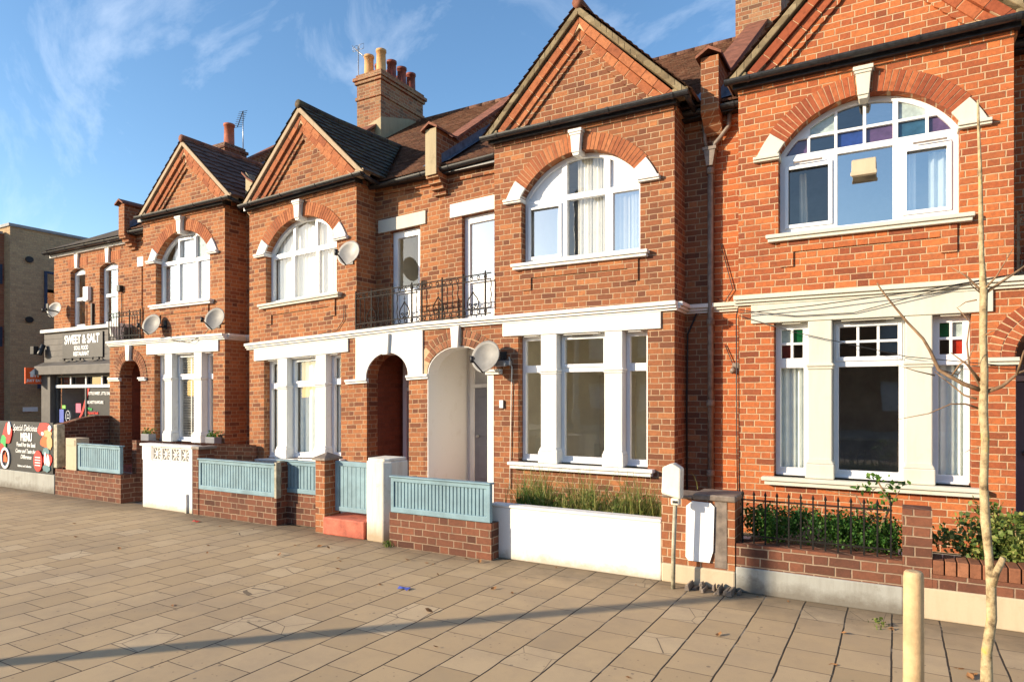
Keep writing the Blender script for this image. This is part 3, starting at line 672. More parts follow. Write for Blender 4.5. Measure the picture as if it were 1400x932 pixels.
    window_multi(H, 'window', outl, pn, fy, extra=exu, lbl=upper['label'])
    for k, (a, b) in enumerate(((.40, .77), (1.02, 1.73), (1.98, 2.32))):
        a += .003; b -= .003
        outl = [(x0+a, .70), (x0+b, .70), (x0+b, 2.497), (x0+a, 2.497)]
        st = lower['w'][k]; pn = []
        e = .055
        pa, pb = a+e, b-e
        pn.append(([(x0+pa, .80), (x0+pb, .80), (x0+pb, 1.97), (x0+pa, 1.97)], st.get('g', 'glass')))
        zt0, zt1 = 2.075, 2.43
        if st.get('grid'):
            nx, nz_ = st['grid'][0], st['grid'][1]; gw = (pb-pa-.02-(nx-1)*.028)/nx; gh = (zt1-zt0-.02-(nz_-1)*.028)/nz_
            for i in range(nx):
                for j in range(nz_):
                    u = pa+.01+i*(gw+.028); v = zt0+.01+j*(gh+.028)
                    pn.append(([(x0+u, v), (x0+u+gw, v), (x0+u+gw, v+gh), (x0+u, v+gh)], st['cols'][j*nx+i]))
        else: pn.append(([(x0+pa, zt0), (x0+pb, zt0), (x0+pb, zt1), (x0+pa, zt1)], st.get('g', 'glass')))
        def ex(f, y, pa=pa, pb=pb, st=st, k=k):
            if k == 1:
                for (p_, q_, r_, s_) in ((pa-.03, pa+.008, zt0-.04, zt1+.03), (pb-.008, pb+.03, zt0-.04, zt1+.03), (pa+.008, pb-.008, zt1-.008, zt1+.03), (pa+.008, pb-.008, zt0-.04, zt0+.006)):
                    f.box(x0+p_, x0+q_, y-.018, y+.004, r_, s_)
            f.box(x0+pa-.045, x0+pb+.045, y-.03, y+.004, .71, .735)
        window_multi(H, 'window', outl, pn, fy, extra=ex)
    # ---- rooms behind the glass
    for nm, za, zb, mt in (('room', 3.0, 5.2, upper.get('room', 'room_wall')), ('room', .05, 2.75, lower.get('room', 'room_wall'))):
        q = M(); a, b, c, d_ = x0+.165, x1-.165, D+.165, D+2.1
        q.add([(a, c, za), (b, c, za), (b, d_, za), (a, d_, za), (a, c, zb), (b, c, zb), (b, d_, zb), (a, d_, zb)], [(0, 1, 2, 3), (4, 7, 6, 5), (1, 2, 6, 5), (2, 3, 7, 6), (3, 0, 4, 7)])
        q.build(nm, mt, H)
    # ---- porch, balcony
    if porch:
        q = M(); dy = porch.get('depth', 1.3)
        q.box(ax0-.1, ax0-.002, D+.26, D+dy, 0, 2.55); q.box(ax1+.002, ax1+.1, D+.26, D+dy, 0, 2.55)
        q.box(ax0-.1, ax1+.1, D+dy+.0, D+dy+.1, 0, 2.55); q.box(ax0-.1, ax1+.1, D+.26, D+dy, 2.5, 2.56)
        q.build('porch_wall', porch['mat'], H)
        q = M(); q.box(ax0, ax1, D+.02, D+dy, -.02, .12); q.build('porch_floor', 'red_step', H)
        q = M(); c = (ax0+ax1)/2+porch.get('dc', .08)
        q.box(c-.36, c+.36, D+dy-.05, D+dy-.002, .12, 1.80)
        for (a, b, e, f) in ((-.27, -.04, .3, .85), (.04, .27, .3, .85), (-.27, -.04, 1.0, 1.65), (.04, .27, 1.0, 1.65)): q.box(c+a, c+b, D+dy-.062, D+dy-.05, e, f)
        dd = q.build('front_door', porch.get('doorm', 'grey_door'), H, bevel=.006)
        q = M(); q.tube([(c-.28, D+dy-.07, 1.0), (c-.28, D+dy-.11, 1.0)], .025, 10); q.build('handle', 'galvanised', dd)
        q = M(); q.prism([(c-.44, .12), (c+.44, .12), (c+.44, 2.5), (c-.44, 2.5)], D+dy-.07, D+dy-.001, [[(c-.36, .12), (c+.36, .12), (c+.36, 1.81), (c-.36, 1.81)], [(c-.36, 1.87), (c+.36, 1.87), (c+.36, 2.25), (c-.36, 2.25)]])
        q.build('door_frame', 'white_paint', H)
        q = M(); q.box(c-.36, c+.36, D+dy-.04, D+dy-.03, 1.87, 2.25); q.build('fanlight', 'room_dark', H)
        # balcony floor
        q = M(); q.box(p0, p1, D+.03, RY+.0, 2.781, 2.82); q.build('balcony_floor', 'lead', H)
        # arch dressing
        ca, aa = (ax0+ax1)/2, (ax1-ax0)/2
        if porch['dress'] == 'brick':
            q = M(); q2 = M(); bd = M(); lo_, hi_ = (p0-.25, p1-.003) if side == 'R' else (p0+.003, p1+.25)
            for t0, t1 in ((.012, .118), (.128, .235)):
                n = 22 if t0 < .1 else 26
                for i in range(n):
                    b0, b1 = math.pi*i/n+.012, math.pi*(i+1)/n-.012
                    if 1.42 < (b0+b1)/2 < 1.72: continue
                    P = [(ca+(aa+t)*math.cos(b), 2.03+(zt-2.03+t)*math.sin(b)) for t, b in ((t0, b0), (t1, b0), (t1, b1), (t0, b1))]
                    if min(p[0] for p in P) < lo_ or max(p[0] for p in P) > hi_: continue
                    (q if P[0][0] < ca else q2).prism(P, D-.014, D+.05)
            o = q.build('porch_arch', porch.get('rub', rub), H); q2.build('porch_arch', porch.get('rub', rub), H)
            K = 20; P = [(ca+(aa+.01)*math.cos(math.pi*i/K), 2.03+(zt-2.03+.01)*math.sin(math.pi*i/K)) for i in range(K+1)]+[(min(max(ca+(aa+.236)*math.cos(math.pi*(K-i)/K), lo_), hi_), 2.03+(zt-2.03+.236)*math.sin(math.pi*(K-i)/K)) for i in range(K+1)]
            bd.prism(P, D-.006, D+.04); bd.build('arch_mortar', 'mortar', o)
        else:
            K = 20; P = [(ca+(aa+.001)*math.cos(math.pi*i/K), 2.03+(zt-2.03)*math.sin(math.pi*i/K)) for i in range(K+1)]
            q = M(); q.prism([(p0+.002, 2.03)]+[(ax0, 2.03)]+P[::-1][1:-1]+[(ax1, 2.03), (p1-.002, 2.03), (p1-.002, 2.719), (p0+.002, 2.719)], D-.026, D+.04); q.build('porch_arch', stone, H)
        q = M(); q.prism([(ca-.055, zt-.03), (ca+.055, zt-.03), (ca+.08, 2.72), (ca-.08, 2.72)], D-.07, D+.2); q.build('keystone', stone, H, bevel=.006)
        for xa, xb in ((p0-(.22 if side == 'R' else 0), ax0+.03), (ax1-.03, p1+(.14 if side == 'L' else 0))):
            if xb-xa < .05: continue
            q = M()
            for (za, zb, pr) in ((1.99, 2.03, .06), (1.955, 1.989, .035)): q.box(xa+.002, xb-.002, D-pr, D+.02, za, zb)
            q.build('impost', stone, H, bevel=.005)
        if porch.get('white_reveal'):
            q = M(); K = 16
            op = arch_outline(ax0, ax1, 2.03, zt, 0.0, K); inn = [(ca+(x-ca)*(1-.02), z-.008) for x, z in op]
            q.prism([(ax0, 0)]+[p for p in reversed(op[2:])]+[(ax1, 0), (ax1-.012, 0)]+[p for p in inn[2:]]+[(ax0+.012, 0)], D+.0, D+.262)
            q.box(ax1-.0, ax1+.10, D-.006, D+.02, 0, 1.95)
            q.build('painted_reveal', 'white_wall', H)
        # balcony door
        q = M(); lx0, lx1 = dx0-.26, dx1+.14
        if 'lintel' in porch: lx0, lx1 = porch['lintel']
        q.box(lx0, lx1, RY-.025, RY+.14, 4.545, 4.765); q.build('balcony_lintel', porch.get('lstone', 'cream_stone'), H, bevel=.006)
        window_multi(H, 'balcony_door', [(dx0+.003, 2.84), (dx1-.003, 2.84), (dx1-.003, 4.537), (dx0+.003, 4.537)],
                     [([(dx0+.1, 3.55), (dx1-.1, 3.55), (dx1-.1, 4.42), (dx0+.1, 4.42)], porch.get('dglass', 'glass_shiny')), ([(dx0+.1, 2.95), (dx1-.1, 2.95), (dx1-.1, 3.47), (dx0+.1, 3.47)], 'upvc_door')], RY+.08, lbl='white balcony door with a glazed upper half')
        q = M(); a, b, c, d_ = dx0-.15, dx1+.15, RY+.165, RY+1.5
        q.add([(a, c, 2.8), (b, c, 2.8), (b, d_, 2.8), (a, d_, 2.8), (a, c, 4.9), (b, c, 4.9), (b, d_, 4.9), (a, d_, 4.9)], [(0, 1, 2, 3), (4, 7, 6, 5), (1, 2, 6, 5), (2, 3, 7, 6), (3, 0, 4, 7)])
        q.build('room', 'room_wall', H)
    return H

def railing(parent, x0, x1, z0=2.84, z1=3.44, y=D-.045, m='iron', spade=.55):
    """wrought iron balustrade: two rails top and bottom with rings, wavy and straight bars, spade scrolls"""
    q = M()
    for z in (z1, z1-.085, z0+.012, z0+.095): q.box(x0, x1, y-.008, y+.008, z-.008, z+.008)
    for z in (z1-.043, z0+.053):
        x = x0+.05
        while x < x1:
            q.tube([(x+.026*math.cos(a), y, z+.026*math.sin(a)) for a in [2*math.pi*k/8 for k in range(9)]], .007, 5, cap=False); x += .125
    rails = q.build('balcony_railing', m, parent, do_sag=True)
    b = M(); nb = int(round((x1-x0)/.0975)); st = (x1-x0)/nb; pat = 7
    n_sp = max(1, int((x1-x0)/.62)); centres = [x0+(i+.5)*(x1-x0)/n_sp for i in range(n_sp)]
    for i in range(nb+1):
        x = x0+i*st
        near = min(abs(x-c) for c in centres)
        if near < st*.55: x = min(centres, key=lambda c: abs(x-c))
        zl = z0
        if i % 4 == 0: b.box(x-.010, x+.010, y-.010, y+.010, z0-.02, z1+.02); b.lathe(x, y, [(.004, z1+.01), (.013, z1+.022), (.013, z1+.034), (.003, z1+.05)], 6)
        elif near < .13: pass
        else: b.tube([(x+.006*math.sin(k*1.25), y, z0+.095+(z1-z0-.18)*k/14) for k in range(15)], .008, 5, cap=False)
    b.build('baluster', m, rails)['kind'] = 'stuff'
    for c in centres:
        s = M()
        s.tube([(c, y, z0+.03), (c, y, z0+.45)], [.006, .004], 5)
        s.box(c-.018, c+.018, y-.003, y+.003, z0+.40, z0+.41)
        for sg in (-1, 1):
            P = [(0, .36), (.03, .31), (.075, .26), (.10, .20), (.098, .14), (.07, .10), (.035, .10), (.012, .13)]
            s.tube([(c+sg*a, y, z0+b_) for a, b_ in P], .0085, 6)
            s.tube([(c+sg*(.042+.028*math.cos(t)*(1-t/9)), y, z0+.16+.028*math.sin(t)*(1-t/9)) for t in [k*.6 for k in range(12)]], .0075, 5)
        s.build('scroll', m, rails)

def party(parent, xp, front, brick, full=True, w=.11, pier=True, chim=None):
    """parapet between two roofs with its clay coping and lead flashing"""
    sl = .715
    top = lambda y: 5.93+(y-9.05)*sl
    P = [(8.50, 5.22), (8.50, 5.92), (9.05, 5.92), (13.2, top(13.2)), (13.2, 7.9), (8.75, 5.0)]
    q = M(); q.prism(P, xp-w, xp+w, axis='x'); pw = q.build('parapet', brick, parent)
    q = M(); q.box(xp-w+.004, xp+w-.004, 8.485, 8.499, 5.2, 5.93) if front else None
    if front: q.build('rendered_face', front, parent)
    q = M(); e = w+.05
    for sg in (-1, 1):
        q.add([(xp, 8.43, 6.03), (xp+sg*e, 8.43, 5.93), (xp+sg*e, 9.09, 5.93), (xp, 9.0, 6.03), (xp, 8.43, 5.99), (xp+sg*e, 8.43, 5.895), (xp+sg*e, 9.09, 5.895)], [(0, 1, 2, 3), (0, 4, 5, 1), (1, 5, 6, 2)])
    n = 14; L = 13.2-9.02
    for i in range(n):
        ya, yb = 9.02+L*i/n+.004, 9.02+L*(i+1)/n-.004
        q.add([(xp-e, ya, top(ya)+.05), (xp+e, ya, top(ya)+.05), (xp+e, yb, top(yb)+.05), (xp-e, yb, top(yb)+.05),
               (xp-e, ya, top(ya)-.005), (xp+e, ya, top(ya)-.005), (xp+e, yb, top(yb)-.005), (xp-e, yb, top(yb)-.005)],
              [(0, 1, 2, 3), (0, 4, 5, 1), (1, 5, 6, 2), (2, 6, 7, 3), (3, 7, 4, 0), (4, 7, 6, 5)])
    q.build('coping', 'clay_coping', pw)
    q = M()
    rz = lambda y: 5.37+(y-8.6)*.67
    for sg in (-1, 1):
        x = xp+sg*(w+.004)
        pts = []
        q.add([(x, 8.62, rz(8.62)+.03), (x, 8.62, rz(8.62)+.17), (x, 13.2, rz(13.2)+.17), (x, 13.2, rz(13.2)+.03), (x+sg*.16, 8.62, rz(8.62)+.045), (x+sg*.16, 13.2, rz(13.2)+.045)], [(0, 1, 2, 3), (0, 3, 5, 4)])
    q.build('flashing', 'lead', pw, recalc=False)
    if pier:
        q = M()
        for k, (pz, pr) in enumerate(((5.24, .27), (5.165, .20), (5.09, .13), (5.015, .06))): q.box(xp-.12, xp+.12, RY-pr, RY+.02, pz-.072, pz)
        q.build('corbel', brick if not front else 'brick_warm', parent)

def chimney(parent, xp, y0, y1, zt, brick, pots, wx=.37, base=6.4):
    q = M(); q.box(xp-wx, xp+wx, y0, y1, base, zt-.18)
    for k, (z, e) in enumerate(((zt-.56, .03), (zt-.18, .04), (zt-.105, .075))): q.box(xp-wx-e, xp+wx+e, y0-e, y1+e, z, z+.074)
    q.box(xp-wx-.02, xp+wx+.02, y0-.02, y1+.02, zt-.031, zt+.05)
    st = q.build('chimney_stack', brick, parent)
    for (px, py, h, r, m) in pots:
        q = M(); q.lathe(px, py, [(r*1.12, zt+.04), (r*1.12, zt+.09), (r, zt+.10), (r*.93, zt+h-.06), (r*1.08, zt+h-.055), (r*1.08, zt+h), (r*.85, zt+h), (r*.82, zt+h-.15)], 16)
        q.build('chimney_pot', m, st)
    return st

xA, xB, xC, xD, xE = -13.84, -10.46, -5.09, -1.64, 3.73
P0, P1, P2, P3, P4, P5 = -15.10, -10.78, -6.39, -2.03, 2.37, 6.73
G, S = 'glass', 'glass_shiny'
up3 = lambda g1, g2, g3, t1, t2, t3: [((-.83, -.34, 3.59, 4.35), g1), ((-.27, .27, 3.59, 4.35), g2), ((.34, .83, 3.59, 4.35), g3), ((-.83, -.30, 4.43, 5.0), t1), ((-.25, .25, 4.43, 5.0), t2), ((.30, .83, 4.43, 5.0), t3)]
house('A', xA, P0, P1, 'L', 'gabled brick house with slatted shutters and two small dishes, next to the shop', 'brick_warm', 'white_paint', 'verge_stone', 'tile_brown', 'rubbed_brick',
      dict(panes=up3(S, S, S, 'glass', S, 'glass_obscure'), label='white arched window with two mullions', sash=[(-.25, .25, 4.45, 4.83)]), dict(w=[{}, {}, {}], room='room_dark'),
      dict(door=(-14.72, -14.1), arch=(-14.70, -13.93), mat='brick_oxblood', doorm='grey_door', dress='brick', rub='rubbed_brick_brown', lintel=(-14.85, -13.9), lstone='white_paint', depth=.85), wave=.02, top=6.72, rs=.2)
house('B', xB, P1, P2, 'R', 'gabled brick house with mossy black bay roof and a yellowed window sill', 'brick_warm', 'white_paint', 'verge_stone', 'tile_mossy', 'rubbed_brick',
      dict(panes=up3(G, G, G, G, G, G), label='white arched window lined with net curtains'), dict(w=[{}, {}, {}], room='room_wall'),
      dict(door=(-7.48, -6.84), arch=(-7.56, -6.68), mat='brick_oxblood', dress='plain', lintel=(-7.73, -6.71), dglass='glass', depth=.9), wave=.012, top=6.85, rs=.12)
house('C', xC, P2, P3, 'L', 'gabled brick house with white porch, bare front window and large dish', 'brick_dun', 'white_paint', 'tile_old', 'tile_clay', 'rubbed_brick',
      dict(panes=[((-.83, -.30, 3.59, 4.35), S), ((-.22, .35, 3.59, 4.37), G), ((.46, .83, 3.59, 4.37), S), ((-.22, .33, 4.45, 5.0), G), ((.42, .83, 4.45, 5.0), 'upvc'), ((-.83, -.30, 4.43, 5.0), 'upvc')], label='white arched window with blanked outer lights', sash=[(-.80, -.33, 3.62, 4.32)]),
      dict(w=[{'g': G}, {'g': G}, {'g': G}]),
      dict(door=(-6.0, -5.28), arch=(-6.31, -5.20), mat='white_wall', dress='brick', rub='rubbed_brick_brown', white_reveal=True, lintel=(-6.22, -5.092), lstone='white_paint', depth=1.12, dc=-.02), roofrow=.11, top=6.88)
sg_ = ['glass_red', 'glass_dark', 'glass_obscure', 'glass_green']
dp = [((-.83, -.32, 3.61, 4.34), 'glass'), ((-.27, .28, 3.58, 4.40), S), ((.37, .82, 3.61, 4.34), S)]
cl = {0: ['glass_violet', 'glass_dark', 'glass_blue', 'glass_violet', 'glass_teal', 'glass_violet'], 1: ['glass_obscure', 'glass_obscure', 'glass_dark', S, 'glass_obscure', 'glass_obscure']}
xs_ = [(-.83, -.585), (-.555, -.30), (-.27, -.01), (.02, .28), (.33, .585), (.615, .84)]
for j, (za, zb) in enumerate(((4.47, 4.64), (4.67, 5.0))):
    for i, (a, b) in enumerate(xs_):
        if j == 1 and i in (0, 5): continue
        dp.append(((a, b, za, zb), cl[j][i]))
house('D', xD, P3, P4, 'R', 'red brick gabled house with coloured glass panes and cream stone window surrounds', 'brick_red', 'cream_stone', 'tile_old', 'tile_clay', 'rubbed_brick_red',
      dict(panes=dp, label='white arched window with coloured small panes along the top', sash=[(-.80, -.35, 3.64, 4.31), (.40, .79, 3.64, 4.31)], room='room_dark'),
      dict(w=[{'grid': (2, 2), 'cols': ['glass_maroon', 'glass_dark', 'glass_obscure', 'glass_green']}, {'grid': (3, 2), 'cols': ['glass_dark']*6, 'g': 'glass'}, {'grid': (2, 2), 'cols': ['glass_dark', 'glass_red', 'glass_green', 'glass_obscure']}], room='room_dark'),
      dict(door=(1.5, 2.1), arch=(1.045, 1.90), mat='brick_oxblood', dress='brick', lintel=(1.2, 2.3), depth=1.2), roofrow=.11, top=6.88)
house('E', xE, P4, P5, 'L', 'brick house at the right-hand end beyond the cream stone windows', 'brick_red', 'white_paint', 'tile_old', 'tile_clay', 'rubbed_brick_red',
      dict(panes=up3(G, G, G, G, G, G), label='white arched window'), dict(w=[{}, {}, {}]),
      dict(door=(2.6, 3.2), arch=(2.75, 3.60), mat='brick_oxblood', dress='brick', depth=1.2), roofrow=.11)
HA, HB, HCc, HD, HE = (HOUSES[k] for k in 'ABCDE')
q = M(); q.box(P5-.16, P5, RY+.16, 17.5, 0, 5.4); q.prism([(RY, 5.4), (17.6, 5.4), (13.3, 8.4)], P5-.16, P5, axis='x'); q.build('side_wall', 'brick_brown', HE)
for h_, a, b in ((HA, P0, P1), (HB, P1, P2), (HCc, P2, P3), (HD, P3, P4), (HE, P4, P5)):
    q = M(); q.box(a+.001, b-.001, 17.5, 17.7, 0, 5.4); q.build('rear_wall', 'brick_brown', h_)
# B's gutter / C's railings
railing(HB, -7.76, P2-.0); railing(HCc, P2+.0, -5.12); railing(HA, -15.05, -13.87, m='iron_black'); railing(HD, 1.06, P4)
railing(HE, P4, 3.70)
party(HB, P1+.08, 'render_yellow', 'brick_stock', pier=False); party(HCc, P2, 'render_yellow', 'brick_brown'); party(HD, P3, None, 'brick_brown', pier=False)
party(HA, P0+.1, None, 'brick_brown'); party(HE, P4, None, 'brick_brown')
pt = []
for j, y in enumerate((12.12, 12.5, 12.88, 13.24)):
    for i, x in enumerate((-.19, .19)):
        pt.append((P1+x, y, .62 if j == 0 and i == 1 else .58 if j == 0 else .52, .115, 'buff_pot' if j == 0 else 'terracotta_dark'))
st = chimney(HB, P1, 11.9, 13.5, 9.22, 'brick_stock', pt)
q = M(); q.prism([(11.895, 7.3), (11.895, 8.15), (12.9, 8.45), (13.2, 8.5), (13.2, 8.1)], P1+.371, P1+.378, axis='x'); q.prism([(P1-.36, 7.3), (P1+.372, 7.3), (P1+.372, 8.15), (P1-.1, 8.0)], 11.893, 11.899); q.build('render_patch', 'render_yellow', st)
chimney(HD, P3, 11.9, 13.5, 9.35, 'brick_stock', [(P3-.18, 12.2, .5, .11, 'terracotta'), (P3+.18, 12.2, .5, .11, 'terracotta'), (P3+.1, 12.9, .5, .11, 'terracotta')])
chimney(HA, P0-.35, 11.3, 11.9, 8.22, 'brick_sooty', [(P0-.33, 11.6, .66, .135, 'terracotta')], wx=.25)
# ---- downpipe and cables in the gap beside the red brick house
q = M()
px, py = -2.07, RY-.07
q.tube([(px, py, 4.55), (px, py, 0.15)], .038, 10)
for z in (4.5, 2.55, 1.5, .6): q.lathe(px, py, [(.046, z), (.052, z+.02), (.052, z+.07), (.046, z+.09)], 10)
q.prism([(px-.075, 4.82), (px+.075, 4.82), (px+.04, 4.6), (px-.04, 4.6)], py-.07, py+.06)
q.box(px-.085, px+.085, py-.08, py+.065, 4.80, 4.84)
q.tube([(px-.09, py, 5.22), (px-.07, py, 4.95), (px-.04, py, 4.8)], .022, 8)
q.tube([(px+.24, py, 5.24), (px+.23, py, 5.08), (px+.12, py, 4.95), (px+.05, py, 4.88), (px+.03, py, 4.8)], .03, 8)
lab(q.build('downpipe', 'grey_pipe', HCc), 'brown rainwater pipe with a hopper head in the dark gap')
q = M(); q.tube([(x1_, RY-.025, z_) for x1_, z_ in ((-2.26, 2.72), (-2.38, 2.45), (-2.39, 1.5), (-2.385, .2))], .012, 6); q.build('cable', 'black_plastic', HCc)
q = M(); q.tube([(-1.72, RY-.02, 5.1), (-1.72, RY-.02, 3.2), (-1.70, RY-.03, 2.9), (-1.66, D-.02, 2.6), (-1.655, D-.02, 1.2), (-1.645, D-.02, .3)], .007, 6)
q.tube([(-1.95, RY-.02, 3.6), (-1.8, RY-.03, 3.0), (-1.9, RY-.03, 2.85), (-2.0, RY-.03, 2.9)], .006, 6)
q.tube([(-1.9, RY-.02, 2.3), (-1.8, RY-.03, 2.05), (-1.74, RY-.03, 1.95)], .006, 6)
q.tube([(-1.60, D-.10, 2.62), (-.8, D-.11, 2.66), (.2, D-.11, 2.74), (1.1, D-.1, 2.86)], .006, 6)
q.tube([(-1.60, D-.10, 2.66), (-1.0, D-.05, 2.56), (-.4, D-.05, 2.56), (.6, D-.10, 2.79)], .005, 6)
q.tube([(-1.62, D-.06, 2.60), (-1.0, D-.08, 2.37), (.1, D-.09, 2.06), (.9, D-.09, 1.95), (1.4, D-.09, 1.93)], .005, 6)
q.build('cable', 'black_plastic', HD)
q = M(); q.box(-1.80, -1.66, RY-.06, RY, 1.93, 2.06); q.tube([(-1.78, RY-.08, 1.98), (-1.78, RY-.15, 1.95)], .035, 8); lab(q.build('wall_light', 'grey_pipe', HD), 'small round lamp fixed to the brick beside the gap')
# cables and fittings on C and B
q = M(); q.tube([(-4.83, D-.02, 2.20), (-4.78, D-.025, 2.05), (-4.80, D-.02, 1.2), (-4.82, D-.02, .3)], .008, 6); q.build('cable', 'box_cream', HCc)
q = M(); q.tube([(-8.05, D-.02, 3.30), (-8.06, D-.02, 3.05), (-8.2, D-.02, 2.9), (-8.6, D-.06, 2.84)], .006, 6); q.build('cable', 'black_plastic', HB)
q = M(); q.tube([(-13.1, D-.02, 2.9), (-12.7, D-.1, 2.77), (-12.1, D-.1, 2.70), (-11.7, D-.05, 2.85), (-11.4, D-.03, 3.1)], .006, 6); q.build('cable', 'black_plastic', HA)
q = M(); q.box(-5.02, -4.78, D-.09, D-.02, 2.075, 2.15); q.box(-4.99, -4.83, D-.16, D-.09, 2.06, 2.12); o = tag(q.build('floodlight', 'galvanised', bevel=.01), 'small silver floodlight on the brick right of the large dish', 'light')
q = M(); q.box(-4.99, -4.92, D-.035, D-.0, 1.46, 1.58); tag(q.build('door_entry_panel', 'galvanised', bevel=.006), 'small grey entry panel on the brick beside the white porch', 'intercom')
# pattress on arch crown joint
# ---- curtains, blinds and things inside the windows
def zz(z, x): return sag((x, D+.2, z))[2]
cB, cC, cD, cA, cE = (x+C0 for x in (xB, xC, xD, xA, xE))
curtain('net_curtain', cB-.84, cB+.84, 3.56, 4.96, D+.24, 'curtain_white', 'white net curtain filling the arched window under the mossy gable', folds=18, amp=.012)
curtain('curtain', cC-.10, cC+.34, 3.56, 4.96, D+.26, 'curtain_white', 'white drape behind the middle light of the window with blanked outer lights', folds=9)
curtain('curtain', cC-.42, cC-.30, 3.56, 4.35, D+.25, 'curtain_white', 'narrow white drape behind the left light of the window with blanked outer lights', folds=3)
curtain('curtain', cC+.44, cC+.66, 3.56, 4.35, D+.26, 'curtain_cream', 'cream drape in the right light of the half blanked arched window', folds=3)
curtain('curtain', cC+.68, cC+.84, 3.56, 4.35, D+.25, 'curtain_white', 'white drape at the right edge of that blanked window', folds=3)
q = M()
q.box(cA-.25, cA+.28, D+.22, D+.23, 3.56, 4.95); q.box(cA-.84, cA-.62, D+.22, D+.23, 3.56, 4.3); q.box(cA-.58, cA-.32, D+.24, D+.25, 3.56, 4.85)
q.box(cA+.32, cA+.84, D+.22, D+.23, 3.56, 4.85); tag(q.build('window_blind', 'blind_white'), 'pale flat blinds in the arched window above the slatted shutters', 'blind')
curtain('curtain', cD+.42, cD+.50, 3.56, 4.30, D+.24, 'curtain_white', 'thin white curtain edge in the right light of the window over cream stone', folds=2, amp=.01)
curtain('curtain', cD+.62, cD+.84, 3.56, 4.30, D+.30, 'curtain_grey', 'grey drape at the right side of the window with coloured top panes', folds=3)
curtain('curtain', cD-.70, cD-.62, 3.56, 4.30, D+.35, 'curtain_cream', 'tied cream drape in the left light of the window with coloured top panes', folds=2, gather=-.3)
curtain('curtain', xD+.42, xD+.78, .75, 2.0, D+.24, 'curtain_grey', 'grey green drape behind the narrow left window with a red and green top light', folds=5)
curtain('curtain', xD+1.97, xD+2.30, .75, 2.0, D+.24, 'curtain_grey', 'grey green drape behind the narrow right window with a red and green top light', folds=4)
for k, (a, b) in enumerate(((.42, .76), (1.08, 1.70), (1.99, 2.30))):
    curtain('curtain', xB+a, xB+b, .76, 2.45, D+.25, 'curtain_grey', ['sheer drape in the left pane', 'sheer drape in the wide middle pane', 'sheer drape in the right pane'][k]+' of the window beside the plain white arch', folds=4+k)
q = M()
z = .82
while z < 2.44:
    if not 1.95 < z < 2.06:
        for a, b in ((1.06, 1.36), (1.38, 1.70)): q.add([(xA+a, D+.19, z+.03), (xA+b, D+.19, z+.03), (xA+b, D+.235, z), (xA+a, D+.235, z)], [(0, 1, 2, 3)])
    z += .052
sh = thing('window_shutter', 'cream slatted shutter in the middle ground floor window nearest the shop', 'shutter', (xA+1.38, D+.2, .78))
q.build('slat', 'shutter_slat', sh)['kind'] = 'stuff'
q = M(); [q.box(xA+a, xA+a+.03, D+.185, D+.215, .78, 2.46) for a in (1.045, 1.355, 1.69)]; q.build('shutter_frame', 'shutter_slat', sh)
# inner room of C: a doorway and skirting seen through the bare window
q = M(); q.prism([(-4.28, .06), (-3.66, .06), (-3.66, 1.98), (-4.28, 1.98)], 10.34, 10.38, [[(-4.14, .07), (-3.86, .07), (-3.86, 1.82), (-4.14, 1.82)]]); q.build('inner_door_frame', 'curtain_cream', HCc)
q = M(); q.box(-4.14, -3.86, 10.36, 10.37, .06, 1.82); q.build('inner_doorway', 'dark_interior', HCc)
# ventilator in D's window
q = M(); q.prism([(D+.02, 4.26), (D+.085, 4.29), (D+.085, 4.09), (D+.0, 4.10), (D+.0, 4.13)], cD+.0-.12, cD+.0+.12, axis='x'); q.box(cD-.13, cD+.13, D-.005, D+.01, 4.085, 4.13)
lab(q.build('extractor_cover', 'tan_plinth', HD, bevel=.01), 'beige extractor cover on the middle pane')
for hx, cc in ((HD, cD),):
    q = M(); q.box(cc-.73, cc-.42, D+.075, D+.083, 4.355, 4.375); q.box(cc+.47, cc+.78, D+.075, D+.083, 4.355, 4.375); q.build('trickle_vent', 'grey_pipe', hx)
q = M(); q.box(xD+1.20, xD+1.55, D+.07, D+.082, 2.463, 2.478); q.build('trickle_vent', 'grey_pipe', HD)
q = M(); q.box(xC+1.22, xC+1.52, D+.07, D+.082, 2.463, 2.478); q.build('trickle_vent', 'grey_pipe', HCc)

